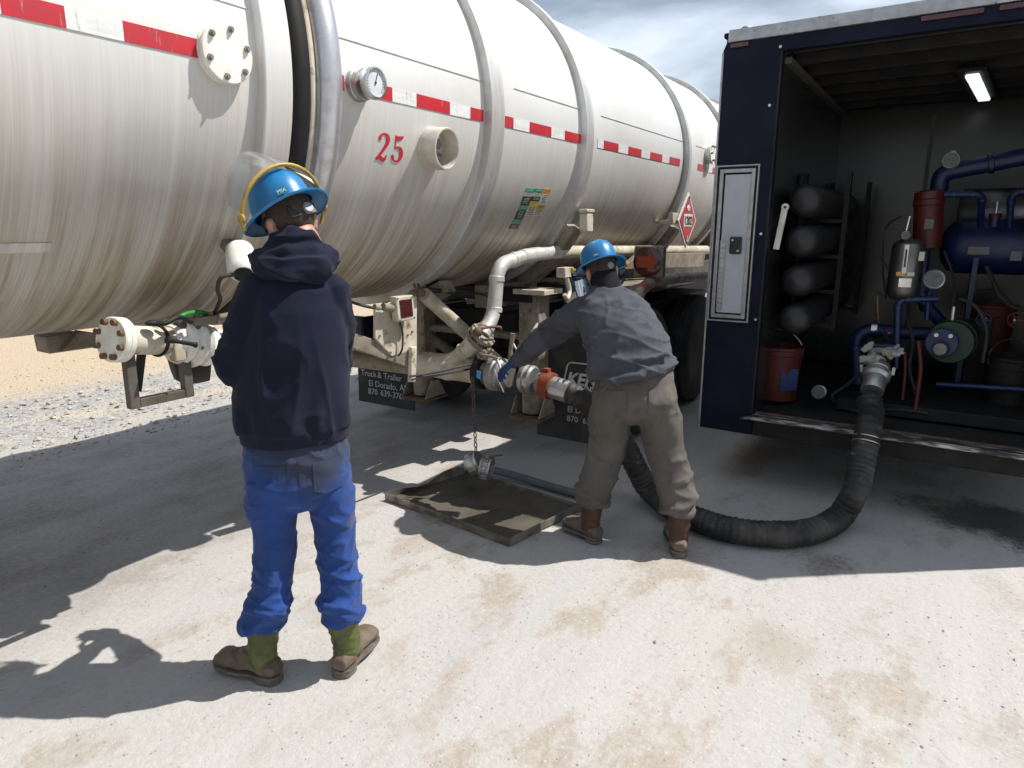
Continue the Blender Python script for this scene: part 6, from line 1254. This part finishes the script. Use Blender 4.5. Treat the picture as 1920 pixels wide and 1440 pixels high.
def fold_trouser(p, n_):
    lo = max(0.0, min(1.0, (0.62 - p.z) / 0.35)); q = Vector((p.x * 4 + p.z * 5, p.y * 4, p.z * 9 + p.x * 3))
    return 0.016 * (ridge(q) - 0.35) * (0.35 + 0.65 * lo) + 0.006 * (ridge(Vector((p.x * 12 - p.z * 9, p.y * 12, p.z * 9 + 4))) - 0.35) + 0.006 * noise.noise(p * 7) + 0.003 * (ridge(Vector((p.x * 11, p.y * 11, p.z * 22 + p.x * 14))) - 0.3) * (0.3 + 0.7 * lo)
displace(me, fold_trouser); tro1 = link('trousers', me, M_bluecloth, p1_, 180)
for x0 in (-0.105, 0.078): sewn(tro1, [[(x0 + 0.095 * i / 6, 0.885 - 0.115 * j / 7 + (0.012 * abs(i - 3) / 3 if j == 7 else 0)) for i in range(7)] for j in range(8)], 'hip_pocket', 0.004)
sewn(tro1, [[(0.032 + 0.007 * i, 0.90 - 0.18 * j / 12) for i in range(2)] for j in range(13)], 'seat_seam', 0.0022)
# hoodie: torso, sleeves, collapsed hood and ribbed hem
b = MB()
b.loft([((0.034, 0.0, 0.930), 0.196, 0.140, X, Y), ((0.034, -0.002, 0.985), 0.206, 0.150, X, Y), ((0.035, -0.005, 1.06), 0.206, 0.150, X, Y), ((0.042, -0.006, 1.18), 0.198, 0.148, X, Y), ((0.055, -0.006, 1.30), 0.192, 0.148, X, Y),
        ((0.064, -0.004, 1.39), 0.182, 0.142, X, Y), ((0.067, 0.0, 1.455), 0.158, 0.125, X, Y), ((0.067, 0.005, 1.505), 0.115, 0.098, X, Y), ((0.067, 0.01, 1.545), 0.075, 0.08, X, Y)], 36)
b.chain([Vector((-0.070, 0.0, 1.435)), Vector((-0.128, 0.0, 1.33)), LA[1], LA[1].lerp(LA[2], 0.5), LA[2]], [0.078, 0.074, 0.067, 0.056, 0.043])
b.chain([Vector((0.205, 0.0, 1.43)), Vector((0.226, 0.05, 1.32)), RA[1], RA[1].lerp(RA[2], 0.5), RA[2]], [0.078, 0.070, 0.062, 0.054, 0.043])
# sleeve rolls by the elbows
for c_, ax_, r_ in ((Vector((-0.150, 0.0, 1.265)), 0.064, 0.013), (Vector((-0.155, 0.01, 1.225)), 0.064, 0.014), (Vector((0.222, 0.10, 1.25)), 0.054, 0.008)):
    b.chain([c_ + Vector((ax_ * math.cos(R(t)), ax_ * math.sin(R(t)), 0.02 * math.cos(R(t * 1.3)))) for t in range(150, 380, 20)], [r_ * (0.4 + 0.6 * math.sin(math.pi * i / 11)) for i in range(12)], 8)
me = organic(b, 0.008, 4)
for v in me.vertices:
    t = max(0.0, min(1.0, (v.co.z - 1.18) / 0.20)); k = 0.945 - 0.085 * t; v.co.x = 0.058 + (v.co.x - 0.058) * k
me.update()
def fold_hoodie(p, n_):
    v = ridge(Vector((p.x * 7 + 0.4 * p.z, p.y * 7, p.z * 1.6))) - 0.35; hem = math.exp(-((p.z - 1.03) / 0.07) ** 2); dg = ridge(Vector((p.x * 5 + p.z * 4, p.y * 5, p.z * 6 - p.x * 3))) - 0.35
    g = 0.010 * v * max(0.25, min(1, (1.42 - p.z) / 0.25)) + 0.006 * dg + 0.006 * hem * math.sin(p.x * 70 + 3 * noise.noise(p * 8)) + 0.006 * noise.noise(p * 4)
    arm = max(0.0, (abs(p.x - 0.055) - 0.17) / 0.05)
    g += min(1, arm) * 0.008 * (ridge(Vector((p.x * 4 + p.z * 6, p.y * 6, p.z * 11 + p.x * 6))) - 0.35)
    if p.z < 0.982 and abs(p.x - 0.035) < 0.26: g = g * 0.3 - 0.008 + 0.0014 * math.sin(math.atan2(p.y, p.x - 0.034) * 110)
    return g
displace(me, fold_hoodie); hood_o = link('hoodie', me, M_navycloth, p1_, 180)
b = MB()
b.chain([Vector((-0.040, 0.085, 1.560)), Vector((-0.056, 0.02, 1.545)), Vector((-0.026, -0.06, 1.555)), Vector((0.05, -0.100, 1.575)), Vector((0.13, -0.085, 1.575)), Vector((0.180, -0.03, 1.562)), Vector((0.178, 0.07, 1.56))], [0.024, 0.032, 0.036, 0.040, 0.038, 0.034, 0.024], 12)
b.chain([Vector((-0.030, 0.05, 1.545)), Vector((-0.035, -0.05, 1.520)), Vector((0.05, -0.12, 1.515)), Vector((0.14, -0.105, 1.515)), Vector((0.185, -0.03, 1.53)), Vector((0.175, 0.05, 1.545))], [0.035, 0.045, 0.050, 0.050, 0.044, 0.035], 12)
b.chain([Vector((-0.015, -0.02, 1.590)), Vector((0.01, -0.066, 1.612)), Vector((0.07, -0.084, 1.632)), Vector((0.128, -0.064, 1.622)), Vector((0.152, -0.01, 1.605))], [0.022, 0.026, 0.030, 0.028, 0.024], 12)
b.ell((0.202, -0.035, 1.552), 0.028, 0.030, 0.024)
me = organic(b, 0.006, 4)
for v in me.vertices: v.co = Vector((0.066 + (v.co.x - 0.066) * 0.90, v.co.y * 0.86, 1.60 + (v.co.z - 1.60) * 0.88))
me.update(); displace(me, lambda p, n_: 0.012 * (ridge(Vector((p.x * 5 + p.z * 5, p.y * 5, p.z * 17))) - 0.35) + 0.004 * noise.noise(p * 18)); link('hood', me, M_navycloth, hood_o, 180)
def logo(p): pass
for s_ in (0, 1):
    q = Vector((-0.205, -0.02, 1.385)) if s_ else Vector((-0.198, -0.03, 1.40))
hat1 = hard_hat(HM1 @ Matrix.Translation((0, -0.005, 0.045)) @ Matrix.Scale(0.86, 4), p1_, 'up')
boot(LL[2], (-0.088, -0.006, 0), (-0.300, 0.174, 0), (-0.128, 0.055, 0.31), M_bootfoot, M_bootshaft, p1_)
boot(RL[2], (0.120, -0.058, 0), (0.268, 0.150, 0), (0.152, 0.0, 0.31), M_bootfoot, M_bootshaft, p1_)

# ---- second man: bent over the valve in a slate jacket and khaki trousers
HM2 = Matrix.Translation((-0.215, 0.335, 1.415)) @ Matrix.Rotation(R(24), 4, 'Z') @ Matrix.Rotation(R(-22), 4, 'X') @ Matrix.Rotation(R(-6), 4, 'Y')
b = MB(); head(b, HM2)
tilt = Vector((-0.30, 0.50, 0.80)).normalized(); tx = Vector((0.94, 0.30, 0.16)).normalized(); ty2 = tilt.cross(tx).normalized()
b.loft([((-0.02, 0.03, 0.86), 0.14, 0.10, X, Y), ((-0.04, 0.06, 0.98), 0.14, 0.10, tx, ty2), ((-0.10, 0.16, 1.12), 0.145, 0.10, tx, ty2), ((-0.165, 0.26, 1.22), 0.145, 0.09, tx, ty2), ((-0.195, 0.30, 1.30), 0.08, 0.06, tx, ty2), ((-0.205, 0.315, 1.35), 0.055, 0.055, tx, ty2)], 24)
LA2 = [Vector((-0.335, 0.27, 1.205)), Vector((-0.545, 0.385, 1.035)), Vector((-0.690, 0.455, 0.900))]
RA2 = [Vector((-0.045, 0.36, 1.235)), Vector((-0.03, 0.50, 1.02)), Vector((-0.10, 0.52, 0.84))]
for a in (LA2, RA2): b.chain(a, [0.045, 0.040, 0.028])
hand(b, RA2[2], Vector((-0.25, 0.05, -0.40)), (0, -0.6, -0.6), (-0.6, -0.3, 0.4), 0.6)
LL2 = [Vector((-0.115, 0.04, 0.82)), Vector((-0.150, 0.09, 0.46)), Vector((-0.205, 0.045, 0.12))]
RL2 = [Vector((0.095, 0.03, 0.83)), Vector((0.175, 0.06, 0.48)), Vector((0.250, -0.02, 0.12))]
for a in (LL2, RL2): b.chain(a, [0.072, 0.048, 0.018])
p2o = person_root(organic(b, 0.0065, 4), (-1.27, 3.11, 0), 'man in slate jacket and khaki trousers bending over the tanker valve')
hair(HM2, p2o, -0.05)
me = organic(MB().chain([HM2 @ Vector((0, -0.030, -0.035)), HM2 @ Vector((0, -0.045, -0.16))], [0.074, 0.078], 18), 0.007, 3); displace(me, lambda p, n_: 0.004 * (ridge(p * 16) - 0.3)); link('neck_black_layer', me, M_neckblack, p2o, 180)  # black layer wrapped round the neck below the hat
b = MB(); wx = Vector((0.98, 0.0, 0.17)).normalized()
b.loft([((-0.025, 0.045, 0.975), 0.185, 0.128, wx, Y), ((-0.015, 0.03, 0.90), 0.205, 0.145, wx, Y), ((-0.012, 0.01, 0.82), 0.220, 0.160, X, Y), ((-0.01, 0.01, 0.74), 0.205, 0.14, X, Y), ((-0.005, 0.03, 0.68), 0.11, 0.085, X, Y)], 32)
b.loft([((-0.115, 0.02, 0.82), 0.112, 0.135, X, Y), ((-0.125, 0.045, 0.70), 0.116, 0.130, X, Y), ((-0.135, 0.07, 0.58), 0.108, 0.116, X, Y), ((-0.152, 0.08, 0.46), 0.104, 0.110, X, Y), ((-0.180, 0.065, 0.35), 0.101, 0.104, X, Y), ((-0.205, 0.05, 0.26), 0.096, 0.098, X, Y), ((-0.212, 0.045, 0.230), 0.096, 0.097, X, Y), ((-0.208, 0.045, 0.205), 0.078, 0.084, X, Y)], 32)
b.loft([((0.090, 0.01, 0.83), 0.112, 0.138, X, Y), ((0.120, 0.025, 0.70), 0.114, 0.130, X, Y), ((0.148, 0.04, 0.58), 0.106, 0.116, X, Y), ((0.177, 0.04, 0.47), 0.103, 0.110, X, Y), ((0.207, 0.02, 0.36), 0.099, 0.103, X, Y), ((0.230, 0.0, 0.27), 0.090, 0.093, X, Y), ((0.238, -0.01, 0.242), 0.094, 0.096, X, Y), ((0.243, -0.015, 0.215), 0.078, 0.084, X, Y)], 32)
for (c, a, d, tl, r, a0, a1, ph) in (
    ((-0.206, 0.048, 0.258), 0.090, 0.092, (-0.045, -0.01), 0.024, 130, 400, 0), ((-0.195, 0.055, 0.30), 0.086, 0.09, (-0.02, -0.01), 0.014, 180, 350, 1), ((-0.17, 0.068, 0.385), 0.086, 0.092, (0.05, 0), 0.011, 200, 340, 2),
    ((0.236, -0.008, 0.262), 0.088, 0.090, (0.04, -0.01), 0.024, 120, 420, 2), ((0.225, 0.005, 0.30), 0.084, 0.088, (0.035, 0), 0.016, 190, 380, 3), ((0.205, 0.02, 0.385), 0.088, 0.09, (0.03, 0), 0.015, 220, 380, 1), ((0.175, 0.04, 0.49), 0.092, 0.098, (0.03, 0), 0.013, 230, 380, 0), ((0.06, 0.01, 0.80), 0.13, 0.14, (0.06, 0), 0.010, 230, 330, 0)):
    ring_fold(b, c, a, d, tl, r, a0, a1, ph)
me = organic(b, 0.008, 3)
def fold_khaki(p, n_):
    lo = max(0.0, min(1.0, (0.55 - p.z) / 0.35)); seat = math.exp(-((p.z - 0.86) / 0.07) ** 2)
    return 0.015 * (ridge(Vector((p.x * 4 - p.z * 4, p.y * 4, p.z * 8))) - 0.35) * (0.4 + 0.6 * lo) + 0.007 * seat * (ridge(Vector((p.x * 22, p.y * 8, p.z * 5))) - 0.35) + 0.006 * noise.noise(p * 6) + 0.005 * (ridge(Vector((p.x * 10, p.y * 10, p.z * 6 + 3))) - 0.35)
displace(me, fold_khaki); tro2 = link('trousers', me, M_khaki, p2o, 180)
# hip pockets and centre seam, sewn onto the seat
for x0 in (-0.150, 0.060): sewn(tro2, [[(x0 + 0.105 * i / 7, 0.885 - 0.135 * j / 8 + 0.10 * (x0 + 0.105 * i / 7) + (0.012 * abs(i - 3.5) / 3.5 if j == 8 else 0)) for i in range(8)] for j in range(9)], 'hip_pocket')
sewn(tro2, [[(0.000 + 0.008 * i + 0.02 * (j / 12) - 0.01, 0.90 - 0.20 * j / 12) for i in range(2)] for j in range(13)], 'seat_seam', 0.0022)
b = MB(); hx = wx
b.loft([((-0.03, 0.05, 0.925), 0.212, 0.150, hx, Y), ((-0.03, 0.055, 0.965), 0.226, 0.166, hx, Y), ((-0.048, 0.085, 1.03), 0.222, 0.165, tx, ty2), ((-0.075, 0.125, 1.10), 0.212, 0.158, tx, ty2), ((-0.11, 0.175, 1.165), 0.206, 0.150, tx, ty2), ((-0.15, 0.235, 1.225), 0.198, 0.136, tx, ty2), ((-0.175, 0.27, 1.275), 0.165, 0.110, tx, ty2), ((-0.192, 0.295, 1.32), 0.105, 0.085, tx, ty2), ((-0.20, 0.305, 1.35), 0.070, 0.07, tx, ty2)], 36)
b.chain([Vector((-0.29, 0.25, 1.215)), Vector((-0.40, 0.305, 1.145)), LA2[1], LA2[1].lerp(LA2[2], 0.55), LA2[2]], [0.092, 0.084, 0.074, 0.064, 0.050])
b.chain([Vector((-0.07, 0.33, 1.235)), RA2[0].lerp(RA2[1], 0.5), RA2[1], RA2[2]], [0.085, 0.078, 0.068, 0.045])
b.chain([Vector((-0.235, 0.04, 0.93)), Vector((-0.13, -0.095, 0.925)), Vector((0.0, -0.12, 0.95)), Vector((0.12, -0.085, 0.985)), Vector((0.19, 0.02, 1.0))], [0.022, 0.025, 0.026, 0.026, 0.02], 10)
b.chain([Vector((-0.24, 0.03, 1.00)), Vector((-0.12, -0.07, 1.03)), Vector((0.03, -0.085, 1.03)), Vector((0.14, -0.04, 1.05))], [0.012, 0.018, 0.018, 0.010], 8)
b.chain([Vector((-0.27, 0.12, 1.12)), Vector((-0.16, 0.02, 1.115)), Vector((-0.03, 0.0, 1.10)), Vector((0.08, 0.02, 1.13))], [0.012, 0.018, 0.016, 0.008], 8)
me = organic(b, 0.0085, 4)
def fold_jacket(p, n_):
    q = Vector((p.x * 3.2 + p.z * 3, p.y * 5, p.z * 12 + p.x * 3)); lo = max(0.2, min(1, (1.22 - p.z) / 0.18)); arm = min(1, max(0, (-0.34 - p.x) / 0.06))
    return 0.014 * (ridge(q) - 0.35) * lo * (1 - arm) + arm * 0.010 * (ridge(Vector((p.x * 16 + p.z * 8, p.y * 8, p.z * 12 - p.x * 8))) - 0.35) + 0.006 * noise.noise(p * 7) + 0.006 * (ridge(p * 9) - 0.35)
displace(me, fold_jacket); jk = link('jacket', me, M_greycloth, p2o, 180)
me = organic(MB().chain([Vector((-0.255, 0.30, 1.335)), Vector((-0.205, 0.245, 1.345)), Vector((-0.14, 0.275, 1.348)), Vector((-0.125, 0.33, 1.34))], [0.022, 0.028, 0.028, 0.022], 10), 0.006, 3); link('collar', me, M_greycloth, jk, 180)
g = MB(); hand(g, LA2[2] + Vector((-0.015, 0.0, -0.012)), Vector((-0.42, 0.22, -0.25)), (0.35, 0.1, -0.9), (-0.2, -0.6, 0.2), 0.75, 1.12); g.cap(LA2[2] + Vector((0.02, -0.01, 0.02)), LA2[2] + Vector((-0.03, 0.01, -0.02)), 0.040, 0.034)
me = organic(g, 0.0042, 3); link('glove', me, M_glove, p2o, 180)
hard_hat(HM2 @ Matrix.Translation((0, -0.005, 0.045)) @ Matrix.Scale(0.86, 4), p2o, 'down')
boot(LL2[2], (-0.162, -0.005, 0), (-0.355, 0.160, 0), (-0.207, 0.05, 0.28), M_bootdark, M_bootred, p2o)
boot(RL2[2], (0.255, -0.092, 0), (0.225, 0.190, 0), (0.247, -0.015, 0.28), M_bootdark, M_bootred, p2o)

for o in ROOTS:
    if '_o' in o: del o['_o']
